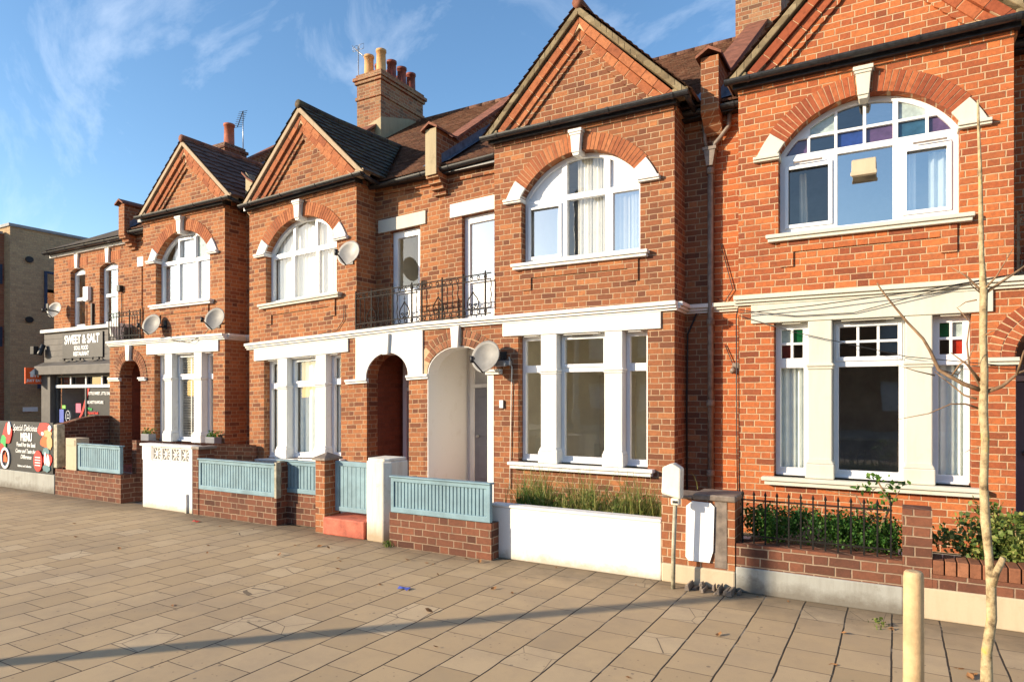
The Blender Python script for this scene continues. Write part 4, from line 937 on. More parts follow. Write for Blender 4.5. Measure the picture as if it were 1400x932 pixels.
# ------------------------------------------------------------------ satellite dishes
def dish(x, y, z, wx, wz, r, face, label, m='dish_grey', tilt=18):
    """mesh dish on an arm fixed to the wall at (wx, D, wz)"""
    t = thing('satellite_dish', label, 'satellite dish', (wx, D, wz), 'satellite dishes on the brick walls')
    f = Vector((math.sin(R(face))*math.cos(R(tilt)), -math.cos(R(face))*math.cos(R(tilt)), math.sin(R(tilt)))).normalized()
    a = Vector((0, 0, 1)).cross(f).normalized(); b = f.cross(a); c = Vector((x, y, z)); q = M()
    pts = []; nr, na = 6, 28
    for s_ in (0, 1):
        for i in range(nr+1):
            rr = r*i/nr
            for k in range(na):
                th = 2*math.pi*k/na
                lx, lz = rr*math.cos(th), rr*1.04*math.sin(th)
                if lz < 0: lx *= (1-.22*(abs(lz)/r)**2*1.0)
                pts.append(tuple(c+a*lx+b*lz+f*(.14*(rr/r)**2*r*2.2-.06 - s_*.007)))
    fs = []
    N = (nr+1)*na
    for s_ in (0, 1):
        for i in range(nr):
            for k in range(na):
                A = s_*N+i*na+k; B = s_*N+i*na+(k+1) % na; fs.append((A, B, B+na, A+na))
    for k in range(na): A = nr*na+k; B = nr*na+(k+1) % na; fs.append((A, B, B+N, A+N))
    q.add(pts, fs, smooth=True); q.build('reflector', m, t, do_sag=False)
    q = M(); pv = c-f*.06
    q.tube([pv, pv-f*.06, Vector((wx, D-.05, pv.z-.03)), Vector((wx, D-.0, wz))], .017, 8)
    q.box(wx-.05, wx+.05, D-.02, D+.0, wz-.09, wz+.09)
    q.build('bracket', 'black_plastic', t, do_sag=False)
    tip = c - b*r*.25 + f*r*1.35 - b*r*.45; q = M(); q.tube([tuple(c-b*r*1.02-f*.0), tuple(tip)], .011, 8)
    q.build('arm', 'black_plastic', t, do_sag=False)
    q = M(); q.tube([tuple(tip+Vector((0, 0, .05))), tuple(tip-Vector((0, 0, .045)))], .028, 10); q.tube([tuple(tip+Vector((0, 0, .03))), tuple(tip+Vector((0, 0, .03))-f*.05)], .022, 10); q.build('receiver', 'black_plastic', t, do_sag=False)
dish(-5.08, 8.04, 2.20, -4.93, 2.19, .235, 0, 'large grey satellite dish on the brick beside the white porch arch')
dish(-7.78, 8.10, 3.98, -7.90, 3.93, .215, 8, 'grey satellite dish at the right edge of the window under the mossy gable', 'dish_light')
dish(-11.20, 8.10, 3.10, -11.35, 3.04, .22, 14, 'round grey dish on the brick corner below the right end of the blinds window sill')
dish(-13.22, 8.10, 3.10, -13.05, 3.10, .22, 14, 'round grey dish at the right end of the small black balcony')
q = None

# ------------------------------------------------------------------ shop
SH = thing('shop', 'small brick end building with dark grey shopfront under two sash windows', 'shop', (-16.8, 8.6, 0))
sx0, sx1 = -18.5, P0
def segwin(xa, xb): return [(xa, 3.32), (xb, 3.32), (xb, 4.68), ((xa+xb)/2+.2, 4.75), ((xa+xb)/2, 4.77), ((xa+xb)/2-.2, 4.75), (xa, 4.68)]
w1, w2 = (-17.72, -17.05), (-16.42, -15.65)
q = M(); q.prism([(sx0, 3.1), (sx1, 3.1), (sx1, 5.2), (sx0, 5.2)], RY, RY+.16, [segwin(*w1), segwin(*w2)])
q.box(sx0, sx0+.2, RY+.16, 14, 0, 5.2); q.box(sx0, sx1, 14, 14.2, 0, 5.2); q.box(sx0, sx0+.12, 8.55, RY, 0, 2.3); q.build('wall', 'brick_warm', SH)
for a, b in (w1, w2):
    c = (a+b)/2
    q = M(); q.prism([(c-.05, 4.76), (c+.05, 4.76), (c+.08, 5.1), (c-.08, 5.1)], RY-.05, RY+.05); q.build('keystone', 'white_paint', SH)
    o = [(a+.005, 3.322), (b-.005, 3.322), (b-.005, 4.675), (c, 4.765), (a+.005, 4.675)]
    window_multi(SH, 'window', o, [([(a+.07, 3.40), (b-.07, 3.40), (b-.07, 3.98), (a+.07, 3.98)], 'glass_shiny'), ([(a+.07, 4.06), (b-.07, 4.06), (b-.07, 4.62), (a+.07, 4.62)], 'glass_shiny')], RY+.10)
    xs2 = [a-.12+(b-a+.24)*i/12 for i in range(13)]
    for half in (-1, 1):
        q = M()
        for i in range(12):
            mid = (xs2[i]+xs2[i+1])/2-c
            if abs(mid) < .07 or mid*half < 0: continue
            q.box(xs2[i]+.004, xs2[i+1]-.004, RY-.006, RY+.05, 4.80, 5.02)
        q.build('flat_arch', 'rubbed_brick', SH)
q = M(); q.add([(sx0+.21, RY+.17, 3.0), (sx1, RY+.17, 3.0), (sx1, 11.5, 3.0), (sx0+.21, 11.5, 3.0), (sx0+.21, RY+.17, 5.1), (sx1, RY+.17, 5.1), (sx1, 11.5, 5.1), (sx0+.21, 11.5, 5.1)], [(0, 1, 2, 3), (4, 7, 6, 5), (1, 2, 6, 5), (2, 3, 7, 6), (3, 0, 4, 7)]); q.build('room', 'room_wall', SH)
q = M(); q.box(sx0-.03, sx1+.0, 8.48, RY+.06, 3.19, 3.27); q.build('window_sill', 'white_paint', SH, bevel=.01)
q = M(); gutter(q, sx0-.15, sx1-.0, RY-.17, 5.24, .06); q.box(sx0-.12, sx1, RY-.1, RY+.1, 5.2, 5.3); q.build('gutter', 'black_gutter', SH)
q = M(); q.box(sx0-.1, sx1, RY-.06, RY, 5.12, 5.19); q.build('fascia_board', 'white_paint', SH)
q = M(); hipx = sx0+2.6   # hipped end
q.add([(sx0-.15, RY-.15, 5.3), (sx1, RY-.15, 5.3), (sx1, 11.6, 6.9), (hipx, 11.6, 6.9), (sx0-.15, 14.4, 5.3), (sx1, 14.4, 5.3)], [(0, 1, 2, 3), (0, 3, 4), (3, 2, 5, 4)]); q.build('roof', 'tile_mossy', SH, recalc=False)
# parapet beside shop roof is part of the neighbouring house
q = M(); q.box(sx0, sx1-.02, 8.575, 8.79, 2.44, 3.189)
for i in range(5): q.box(sx0+.001, sx1-.02, 8.566, 8.576, 2.46+i*.145, 2.46+i*.145+.135)
q.build('fascia', 'shop_grey', SH)
q = M(); q.prism([(8.36, 2.15), (8.36, 2.36), (8.57, 2.47), (8.7, 2.47), (8.7, 2.15)], sx0-.06, sx1-.02, axis='x'); lab(q.build('shutter_box', 'shop_grey', SH, bevel=.01), 'grey roller shutter housing')
q = M(); q.box(sx0+.0, sx0+.42, 8.5, 8.7, 0, 2.15); q.build('pier', 'shop_grey', SH); q = M(); q.box(sx1-.1, sx1-.02, 8.5, 8.7, 0, 2.15); q.build('pier', 'shop_grey', SH)
wx0, wx1 = sx0+.46, sx1-.12
f = M(); tr0 = 1.86
panes = [([(wx0+.05, .78), (wx0+1.30, .78), (wx0+1.30, tr0-.04), (wx0+.05, tr0-.04)], 'glass'), ([(wx0+1.36, .78), (wx1-.05, .78), (wx1-.05, tr0-.04), (wx0+1.36, tr0-.04)], 'poster_black')]
n = 4
for i in range(n):
    a = wx0+.05+i*(wx1-wx0-.1)/n; b = wx0+.05+(i+1)*(wx1-wx0-.1)/n-.05; panes.append(([(a, tr0+.05), (b, tr0+.05), (b, 2.08), (a, 2.08)], 'glass_dark'))
fr = window_multi(SH, 'shop_window', [(wx0, .3), (wx1, .3), (wx1, 2.14), (wx0, 2.14)], panes, 8.62, fm='shop_frame')
q = M(); q.box(wx0, wx1, 8.60, 8.62, tr0-.03, tr0+.04); [q.box(wx0+.05+i*(wx1-wx0-.1)/n-.05, wx0+.05+i*(wx1-wx0-.1)/n-.0, 8.60, 8.62, tr0+.04, 2.1) for i in range(1, n)]; q.build('transom_bar', 'upvc', fr)
q = M(); q.add([(wx0, 8.75, 0), (wx1, 8.75, 0), (wx1, 11, 0), (wx0, 11, 0), (wx0, 8.75, 2.3), (wx1, 8.75, 2.3), (wx1, 11, 2.3), (wx0, 11, 2.3)], [(0, 1, 2, 3), (4, 7, 6, 5), (1, 2, 6, 5), (2, 3, 7, 6), (3, 0, 4, 7)]); q.build('shop_interior', 'room_dark', SH)
tx = wx0+1.36
Y = 8.655
q = M(); K = 12; P = [(tx-.40+.42*(i/K)**1.0, 1.10+.75*(i/K)**1.5) for i in range(K+1)]
q.prism(P+[(a+.10, b+.02) for a, b in P[::-1]], Y-.012, Y-.006); q.build('red_swoosh', 'print_red', fr)
text('LITTLE SWEET, LITTLE SALT,', .098, tx+.06, Y-.01, 1.66, 'lettering', 'letter_white', fr, align='LEFT', bold=.002, sx=.8)
text('BIG HOT FLAVOURS', .098, tx-.02, Y-.01, 1.45, 'lettering', 'letter_white', fr, align='LEFT', bold=.002, sx=.8)
for i, (s_, c_) in enumerate((('Wings', 'green'), ('Peppered Steak', 'red'), ('Fried Prawns', 'yellow'), ('Mac & Cheese', 'green'), ('Chips', 'red'), ('Salad', 'yellow'))):
    text(s_, .088, tx+.03, Y-.01, 1.30-i*.095, 'lettering', 'print_'+c_, fr, align='LEFT', bold=.002, sx=.8)
q = M(); q.box(wx0+.1, wx0+.30, Y-.012, Y-.006, .98, 1.30); q.build('sticker', 'print_blue', fr)
q = M(); q.box(wx0+.24, wx0+.38, Y-.012, Y-.006, 1.32, 1.40); q.build('sticker', 'print_lime', fr)
q = M(); q.box(wx0+.86, wx0+1.08, Y-.012, Y-.006, 1.23, 1.45); q.build('sticker', 'print_pink', fr)
q = M(); cx_, cz_ = wx0+.50, 1.13
q.tube([(cx_+.10*math.cos(a), Y-.01, cz_+.14*math.sin(a)) for a in [2*math.pi*k/20 for k in range(21)]], .008, 5, cap=False); q.tube([(cx_-.03, Y-.01, cz_), (cx_-.0, Y-.01, cz_+.06), (cx_+.03, Y-.01, cz_)], .008, 5); q.box(cx_-.04, cx_+.04, Y-.012, Y-.006, cz_-.05, cz_-.03); q.build('round_sticker', 'letter_white', fr)
SB = thing('shop_sign', 'black board sign reading SWEET & SALT on the grey fascia', 'sign', (-16.75, 8.55, 2.55))
q = M(); q.box(-17.58, -15.82, 8.535, 8.565, 2.53, 3.13); q.build('sign_board', 'shop_black', SB, bevel=.004)
text('SWEET & SALT', .285, -16.70, 8.53, 2.885, 'lettering', 'letter_white', SB, bold=.010, sx=.82)
text('SOUL FOOD', .135, -16.72, 8.53, 2.73, 'lettering', 'letter_white', SB, bold=.004, sx=.82)
text('RESTAURANT', .135, -16.72, 8.53, 2.59, 'lettering', 'letter_white', SB, bold=.004, sx=.82)
q = M(); 
for x in (-17.45, -17.1, -16.75, -16.2, -15.95): q.tube([(x, 8.53, 2.53), (x+.05, 8.45, 2.50)], .015, 6); q.box(x-.05, x+.15, 8.43, 8.47, 2.47, 2.51)
q.build('sign_lamps', 'black_plastic', SB)
# projecting takeaway sign
JE = thing('projecting_sign', 'orange square takeaway sign with a white house emblem, projecting from the shopfront', 'sign', (-18.56, 8.4, 1.95))
q = M(); q.box(-18.58, -18.53, 8.16, 8.56, 1.93, 2.33); q.build('sign_box', 'print_orange', JE, bevel=.008)
q = M(); X = -18.526
q.prism([(8.24, 2.20), (8.36, 2.31), (8.48, 2.20), (8.455, 2.20), (8.455, 2.10), (8.42, 2.10), (8.42, 2.20), (8.40, 2.20), (8.385, 2.10), (8.36, 2.10), (8.345, 2.20), (8.335, 2.10), (8.265, 2.10), (8.265, 2.20)], X, X+.004, axis='x'); q.build('house_emblem', 'letter_white', JE)
text('JUST EAT', .085, X+.002, 8.36, 1.985, 'lettering', 'letter_white', JE, rot=(90, 0, 90), bold=.002)
q = M(); q.tube([(-18.5, 8.56, 2.2), (-18.5, 8.7, 2.2)], .015); q.build('bracket', 'black_plastic', JE)
def alarm(x, y, z, w, h, m, label, name='alarm_box'):
    q = M(); q.prism([(x-w/2, z-h/2+.03), (x, z-h/2), (x+w/2, z-h/2+.03), (x+w/2, z+h/2), (x-w/2, z+h/2)], y-.09, y); tag(q.build(name, m, bevel=.012), label, 'alarm box')
alarm(-16.88, RY, 4.08, .22, .36, 'box_white', 'white alarm box between the two sash windows above the shop')
alarm(-15.50, RY, 4.10, .13, .16, 'black_plastic', 'small dark alarm box right of the second sash window above the shop')
q = M(); q.tube([(-15.47, RY-.02, 4.0), (-15.47, RY-.02, 3.3)], .01, 6); q.tube([(-16.97, RY-.02, 3.85), (-16.97, RY-.02, 3.3)], .01, 6); q.box(-16.72, -16.66, RY-.05, RY, 3.3, 3.85); q.build('cable', 'black_plastic', SH)
dish(-18.0, 8.55, 3.76, -17.75, 3.77, .2, 18, 'small grey dish left of the sash windows above the shop', 'dish_light')
q = M(); q.box(-18.62, -18.45, 8.3, 8.42, 2.66, 2.86); q.tube([(-18.4, 8.5, 2.9), (-18.38, 8.4, 2.65)], .06, 8); tag(q.build('security_light', 'black_plastic', bevel=.01), 'black outdoor lamp at the left end of the grey fascia', 'light')
# white console at the end of the shop sill
q = M(); q.prism([(8.30, 3.18), (8.62, 3.18), (8.62, 2.9), (8.5, 2.86), (8.38, 2.95)], sx1-.10, sx1+.0, axis='x'); q.build('console', 'white_paint', SH, bevel=.01)

# ------------------------------------------------------------------ aerials
def aerial(x, y, z0, z1, r0, label, tilt=0):
    t = thing('tv_aerial', label, 'aerial', (x, y, z0))
    q = M(); q.tube([(x, y, z0), (x, y, z1)], .013, 6); q.build('mast', 'galvanised', t)
    q = M(); a = R(r0); dx, dy = math.cos(a), math.sin(a)
    q.tube([(x-.35*dx, y-.35*dy, z1-.25-.2*tilt), (x+.1*dx, y+.1*dy, z1-.1+.05*tilt)], .009, 5)
    for i in range(9):
        f = i/8; px_, py_ = x-.35*dx+.45*dx*f, y-.35*dy+.45*dy*f; pz = z1-.25-.2*tilt+(.15+.25*tilt)*f; L = .09+.05*f
        q.tube([(px_-dy*L, py_+dx*L, pz), (px_+dy*L, py_-dx*L, pz)], .005, 5)
    q.build('elements', 'galvanised', t)
    q = M()
    for s_ in (-1, 1):
        c = (x+s_*.1, y, z1-.05); q.tube([(c[0]-.07, y, c[2]-.05), (c[0]+.07, y, c[2]-.05), (c[0]+.07, y, c[2]+.07), (c[0]-.07, y, c[2]+.07), (c[0]-.07, y, c[2]-.05)], .006, 5)
    q.build('loop', 'galvanised', t)
aerial(P1-.42, 12.0, 8.3, 10.05, 200, 'tv aerial on a mast strapped to the big chimney with several pots', 1)
def yagi(x, y, z0, z1):
    t = thing('tv_aerial', 'tv aerial with many crossbars behind the lone chimney pot', 'aerial', (x, y, z0))
    q = M(); q.tube([(x, y, z0), (x, y, z1)], .014, 6); q.build('mast', 'galvanised', t)
    q = M()
    for i in range(9): q.tube([(x-.17, y-.02*i, z1-.06*i), (x+.17, y-.02*i, z1-.06*i-.03)], .006, 5)
    q.tube([(x, y, z1), (x, y-.18, z1-.5)], .01, 5); q.build('elements', 'iron', t)
yagi(P0-.22, 11.95, 8.2, 9.35)

# ------------------------------------------------------------------ garden walls, front to back
def wallthing(name, label, cat, x, group=None): return thing(name, label, cat, (x, GW, 0), group)
# C / D pier
t = wallthing('gate_pier', 'brick pier with a faded brown top slab and a blank white notice', 'pier', -1.49)
q = M(); q.box(-1.80, -1.17, GW, GW+.34, .17, .745); q.build('pier_body', 'brick_brown', t)
q = M(); q.box(-1.80, -1.165, GW-.012, GW+.35, 0, .168); q.build('plinth', 'tan_plinth', t, bevel=.015)
q = M(); q.box(-1.52, -1.16, GW-.02, GW+.36, .747, .80); q.box(-1.80, -1.521, GW-.004, GW+.35, .747, .775); q.build('cap', 'grey_pipe', t, bevel=.012)
q = M(); q.box(-1.335, -1.235, GW-.006, GW, .18, .744); q.build('shadow_strip', 'grey_pipe', t)  # dark strip painted in for the shadow down the pier beside the notice
q = M(); e = .03; a, b, c, d_ = -1.575, -1.335, .22, .73
q.prism([(a+.02, c), (b-.04, c), (b-.01, c+.1), (b, d_-.03), (b-.03, d_), (a+.05, d_+.005), (a, d_-.04), (a-.005, c+.03)], GW-.022, GW-.007); q.build('notice', 'box_white', t)
q = M(); random.seed(5)
for i in range(11):
    x = -1.55+i*.04+random.uniform(-.02, .02); w = random.uniform(.02, .05); h = random.uniform(.02, .07)
    q.prism([(x, .0), (x+w, .002), (x+w*.8, h), (x+w*.2, h*.8)], GW-.08-random.uniform(0, .12), GW-.03)
tag(q.build('rubble', 'grey_pipe', bevel=.004), 'dark broken lumps at the foot of the pier with a white notice', 'rubble')
# white marker box on its post
t = thing('marker_post', 'cream domed box on a thin weathered post before the brick pier', 'post', (-1.66, 5.6, 0))
q = M(); q.tube([(-1.645, 5.60, 0), (-1.64, 5.6, .35), (-1.625, 5.60, .75)], .018, 10); q.build('post', 'post_grey', t)
q = M(); q.prism([(-1.735, .81), (-1.57, .77), (-1.565, 1.03), (-1.64, 1.075), (-1.725, 1.035)], 5.55, 5.66); q.box(-1.66, -1.585, 5.57, 5.64, .715, .775); q.build('box', 'box_cream', t, bevel=.014)
q = M(); q.box(-1.64, -1.60, 5.565, 5.57, .735, .755); q.build('number_plate', 'black_plastic', t)
# C white wall
t = wallthing('garden_wall', 'low smooth white rendered wall in front of dry weeds', 'wall', -2.7, 'front garden walls')
q = M(); q.box(-3.60, -1.802, GW, GW+.12, 0, .515); q.build('wall_body', 'white_wall', t, bevel=.012)
q = M(); q.box(-3.60, -1.802, GW-.008, GW+.13, .516, .545); q.build('coping', 'white_wall', t, bevel=.01)
# C brown wall and blue panel
FY = 5.63
t = wallthing('garden_wall', 'low sooty brick wall carrying the blue panel beside the white wall', 'wall', -4.2, 'front garden walls')
q = M(); q.box(-4.80, -3.49, FY+.0, FY+.24, 0, .37); q.build('wall_body', 'brick_sooty', t)
def panel(x0, x1, y, z0, z1, label, n, cap=True, m='blue_paint'):
    t = thing('slatted_screen', label, 'fence screen', ((x0+x1)/2, y, z0), 'blue slatted fence panels')
    q = M(); e = .045; q.prism([(x0, z0), (x1, z0), (x1, z1), (x0, z1)], y, y+.05, [[(x0+e, z0+e*1.3), (x1-e, z0+e*1.3), (x1-e, z1-e), (x0+e, z1-e)]])
    if cap: q.box(x0-.01, x1+.01, y-.02, y+.07, z1+.001, z1+.018)
    q.build('frame', m, t, bevel=.006)
    w = (x1-x0-2*e)/n; q = M()
    for i in range(n): q.box(x0+e+i*w+.005, x0+e+(i+1)*w-.005, y+.014, y+.034, z0+e*1.3-.01, z1-e+.01)
    q.box(x0+e, x1-e, y+.034, y+.044, z0+e, z1-e); q.build('slats', m, t, bevel=.004)
    return t
panel(-4.78, -3.50, FY-.005, .375, .755, 'long blue slatted panel left of the white garden wall', 26)
# white octagonal gate pier
t = wallthing('gate_pier', 'white painted concrete pier with flaking paint between the blue gate and panel', 'pier', -5.1)
q = M(); ch = .07; a, b, c, d_ = -5.27, -4.90, GW-.06, GW+.30
q.prism([(a+.0, c+ch), (a+ch, c), (b-ch, c), (b, c+ch), (b, d_), (a, d_)], 0, .90, axis='z')
q.prism([(a+.02, c+ch), (a+ch, c+.02), (b-ch, c+.02), (b-.02, c+ch), (b-.02, d_), (a+.02, d_)], .90, .935, axis='z'); q.build('pier_body', 'peeling_paint', t, bevel=.012)
q = M(); q.box(-4.90, -4.88, GW+.05, GW+.10, .55, .60); q.build('latch', 'galvanised', t)
# gate and step
t = thing('garden_gate', 'tall blue boarded gate above the red step', 'gate', (-5.55, GW+.08, .24))
q = M(); q.prism([(-5.86, .26), (-5.28, .26), (-5.28, .86), (-5.86, .86)], GW+.10, GW+.14, [[(-5.80, .315), (-5.33, .315), (-5.33, .80), (-5.80, .80)]]); q.build('gate_frame', 'blue_paint', t, bevel=.005)
q = M(); [q.box(-5.80+i*.0672+.004, -5.80+(i+1)*.0672-.004, GW+.112, GW+.13, .31, .81) for i in range(7)]; q.box(-5.80, -5.33, GW+.13, GW+.138, .31, .81); q.build('boards', 'blue_paint', t)
q = M(); q.box(-5.90, -5.25, GW-.06, GW+.42, 0, .205)
for x in (-5.75, -5.62, -5.47, -5.33): pass
tag(q.build('gate_step', 'red_step', bevel=.015), 'worn red tiled step under the blue gate', 'step')
# B brick pier
t = wallthing('gate_pier', 'slim red brick pier with a dark pyramid cap, left of the blue gate', 'pier', -5.95)
q = M(); q.box(-6.06, -5.91, GW-.02, GW+.22, 0, .87); q.build('pier_body', 'brick_brown', t)
q = M(); q.box(-6.09, -5.88, GW-.05, GW+.25, .87, .895); q.add([(-6.09, GW-.05, .896), (-5.88, GW-.05, .896), (-5.88, GW+.25, .896), (-6.09, GW+.25, .896), (-5.985, GW+.1, .96)], [(0, 1, 4), (1, 2, 4), (2, 3, 4), (3, 0, 4)]); q.build('cap', 'grey_pipe', t)
# B walls
t = wallthing('garden_wall', 'set-back brick wall carrying the half shaded blue panel', 'wall', -6.5, 'front garden walls')
q = M(); q.box(-6.98, -6.061, GW+.17, GW+.40, 0, .40); q.build('wall_body', 'brick_sooty', t)
panel(-6.94, -6.07, GW+.165, .405, .80, 'short set-back blue panel left of the slim brick pier, half in shadow', 13)
t = wallthing('garden_wall', 'long low brown brick wall carrying the longest run of blue panel', 'wall', -7.5, 'front garden walls')
q = M(); q.box(-8.32, -6.77, GW, GW+.23, 0, .355); q.box(-8.44, -8.321, GW-.01, GW+.24, 0, .90); q.box(-6.82, -6.765, GW+.05, GW+.38, 0, .79); q.build('wall_body', 'brick_sooty', t)
q = M(); q.box(-8.46, -8.28, GW-.03, GW+.26, .901, .94); q.build('cap', 'grey_pipe', t, bevel=.01)
panel(-8.315, -6.79, GW-.01, .358, .765, 'long blue slatted panel on the brown brick wall by the pierced white wall', 26)
q = M(); q.box(-6.79, -6.755, GW-.015, GW+.06, .35, .80); q.box(-6.83, -6.78, GW+.06, GW+.36, .79, .81); q.build('end_post', 'post_grey', t)
# A white wall with pierced blocks
t = wallthing('garden_wall', 'tall white rendered wall topped by a row of pierced star blocks', 'wall', -9.05, 'front garden walls')
q = M(); q.box(-9.64, -8.47, GW, GW+.12, 0, .70); q.box(-9.70, -8.45, GW-.015, GW+.16, .905, .94); q.box(-9.66, -9.42, GW, GW+.14, .70, .904); q.box(-8.53, -8.47, GW, GW+.12, .70, .904); q.box(-8.60, -8.56, GW-.03, GW, 0, .27); q.build('wall_body', 'white_wall', t, bevel=.008)
q = M()
for i in range(4):
    a = -9.41+i*.22; b = a+.21; c, d_ = .705, .90; mx_, mz = (a+b)/2, (c+d_)/2; e = .016
    q.prism([(a, c), (b, c), (b, d_), (a, d_)], GW+.01, GW+.10, [[(a+e, c+e), (b-e, c+e), (b-e, d_-e), (a+e, d_-e)]])
    for k in range(4):
        th = math.pi*k/4; dx_, dz_ = math.cos(th)*.10, math.sin(th)*.095
        if k % 2: dx_, dz_ = dx_*1.25, dz_*1.25
        nx_, nz_2 = -math.sin(th)*.007, math.cos(th)*.007
        q.prism([(mx_-dx_-nx_, mz-dz_-nz_2), (mx_+dx_-nx_, mz+dz_-nz_2), (mx_+dx_+nx_, mz+dz_+nz_2), (mx_-dx_+nx_, mz-dz_+nz_2)], GW+.02+k*.001, GW+.09+k*.001)
    q.prism([(mx_+.03*math.cos(w_*math.pi/4), mz+.03*math.sin(w_*math.pi/4)) for w_ in range(8)], GW+.012, GW+.098)
q.build('pierced_blocks', 'white_wall', t)
# planters on top
for px_, lbl, cf in ((-9.50, 'grey planter with violet flowers at the left of the pierced white wall', 'print_blue'), (-11.32, 'dark grey planter with green plant on the sill right of the shutters', 'leaf_green')):
    if px_ < -10: yy, z0 = D-.12, .70
    else: px_, yy, z0 = -13.42, D-.12, .70
    p = thing('planter', lbl, 'planter', (px_, yy, z0), 'window sill planters')
    q = M(); q.box(px_-.14, px_+.14, yy-.10, yy+.06, z0, z0+.15); q.build('trough', 'grey_door', p, bevel=.01, do_sag=False)
    q = M(); rr = random.Random(4)
    for i in range(60):
        c = Vector((px_+rr.uniform(-.14, .14), yy+rr.uniform(-.09, .06), z0+.15+abs(rr.gauss(0, .05)))); s_ = .02
        a = Vector((rr.uniform(-1, 1), rr.uniform(-1, 1), rr.uniform(-.5, 1))).normalized()*s_; b = a.orthogonal()
        q.add([tuple(c-a), tuple(c+b), tuple(c+a), tuple(c-b)], [(0, 1, 2, 3)])
    q.build('foliage', 'leaf_green' if cf == 'leaf_green' else 'leaf_bush', p, recalc=False, do_sag=False)
# A left: brick base, blue panel, meter box, sidewalls
t = wallthing('garden_wall', 'crumbling low brown brick wall under the blue panel nearest the menu board', 'wall', -11.1, 'front garden walls')
q = M(); q.box(-12.12, -10.21, GW, GW+.24, 0, .43); q.box(-10.32, -10.205, GW+.24, 8.25, 0, .95); q.build('wall_body', 'brick_sooty', t)
rr = random.Random(9); q = M()
for i in range(9): x = -12.05+i*.06+rr.uniform(0, .5); q.box(x, x+.1, GW+.02, GW+.12, .431, .445+rr.uniform(0, .03))
q.build('loose_bricks', 'brick_sooty', t)
panel(-11.38, -10.21, GW-.01, .45, .86, 'blue slatted panel on the crumbling wall, nearest the menu board', 20)
q = M(); q.box(-11.79, -11.47, GW-.0, GW+.2, .432, .95); q.box(-11.76, -11.50, GW-.008, GW, .83, .92); tag(q.build('meter_box', 'tan_plinth', bevel=.012), 'beige meter cabinet standing on the crumbling brown wall', 'meter box')
q = M(); q.box(-11.465, -11.385, GW+.02, GW+.08, .432, .84); tag(q.build('fence_post', 'blue_paint_dull'), 'faded blue post between the meter cabinet and the blue panel', 'post')
# dark shaped dividing wall by the shop
q = M(); P = [(5.95, 0), (8.29, 0), (8.29, 1.16), (8.0, 1.17), (7.7, 1.12), (7.4, 1.03), (7.1, .98), (6.8, .96), (5.95, .95)]; q.prism(P, P0-.14, P0+.02, axis='x')
q.prism([(5.92, .95), (6.8, .961), (7.1, .981), (7.4, 1.031), (7.7, 1.121), (8.0, 1.171), (8.29, 1.161), (8.29, 1.20), (8.0, 1.21), (7.7, 1.16), (7.4, 1.07), (7.1, 1.02), (6.8, 1.0), (5.92, .99)], P0-.17, P0+.05, axis='x')
tag(q.build('dividing_wall', 'brick_sooty'), 'dark brick dividing wall with swept top, below the shop window', 'wall')
# small extra: wall in front garden of A seen through gate
# menu banner
t = thing('menu_banner', 'black printed menu banner with food pictures on the low grey wall', 'banner', (-13.3, GW, .3))
q = M(); q.box(-15.05, -12.19, GW-.0, GW+.03, .33, 1.19); q.build('board', 'poster_black', t)
Y = GW-.006
text('Special Delicious', .155, -13.12, Y, 1.03, 'lettering', 'letter_white', t, shear=.35, sx=.80, ext=.002)
text('MENU', .19, -13.07, Y, .86, 'lettering', 'letter_white', t, bold=.008, sx=.75, ext=.002)
text('Food For the Soul', .10, -13.08, Y, .755, 'lettering', 'letter_white', t, sx=.88, ext=.002, bold=.002)
text('Come and Taste the', .10, -13.10, Y, .645, 'lettering', 'letter_white', t, shear=.3, sx=.84, ext=.002, bold=.001)
text('Difference', .10, -13.08, Y, .545, 'lettering', 'letter_white', t, shear=.3, sx=.88, ext=.002, bold=.001)
text('Delivery and Collection', .05, -13.13, Y, .40, 'lettering', 'letter_white', t, ext=.002, bold=.001)
def blob(cx, cz, rx, rz, m, name='picture', k=0, seed=1, n=14, y=None):
    rr = random.Random(seed); q = M(); P = [(min(cx+rx*(1+rr.uniform(-.2, .2))*math.cos(2*math.pi*i/n), -12.20), max(.34, min(1.18, cz+rz*(1+rr.uniform(-.2, .2))*math.sin(2*math.pi*i/n)))) for i in range(n)]
    q.prism(P, (y or Y)-.001*k, (y or Y)+.004); return q.build(name, m, t)
for i, (a, b, rx, rz, m) in enumerate([(-12.45, 1.08, .22, .12, 'print_red'), (-12.35, .98, .14, .10, 'print_tan'), (-12.45, .86, .13, .10, 'print_orange'), (-12.28, .85, .09, .12, 'print_tan'), (-12.40, .70, .12, .07, 'print_teal'), (-12.35, .55, .15, .11, 'print_red'), (-12.33, .52, .05, .12, 'letter_white'), (-12.42, .58, .03, .12, 'letter_white'), (-12.38, .42, .14, .06, 'print_teal'), (-12.27, 1.10, .05, .05, 'letter_white'), (-12.5, 1.0, .04, .03, 'letter_white'),
                                          (-13.72, .95, .16, .20, 'print_red'), (-13.66, 1.06, .06, .12, 'letter_white'), (-13.86, .82, .10, .14, 'print_green'), (-13.92, .70, .10, .08, 'print_red')]):
    blob(a, b, rx, rz, m, k=i+1, seed=i)
q = M(); q.prism([(-12.64+.145*math.cos(a), .53+.18*math.sin(a)) for a in [2*math.pi*i/24 for i in range(24)]], Y-.018, Y+.002); q.build('badge', 'print_red', t)
q = M(); [q.box(-12.73, -12.55, Y-.021, Y-.019, .45+.045*i, .465+.045*i) for i in range(4)]; q.build('badge_lines', 'letter_white', t)
q = M(); c0, c1 = -13.80, .53
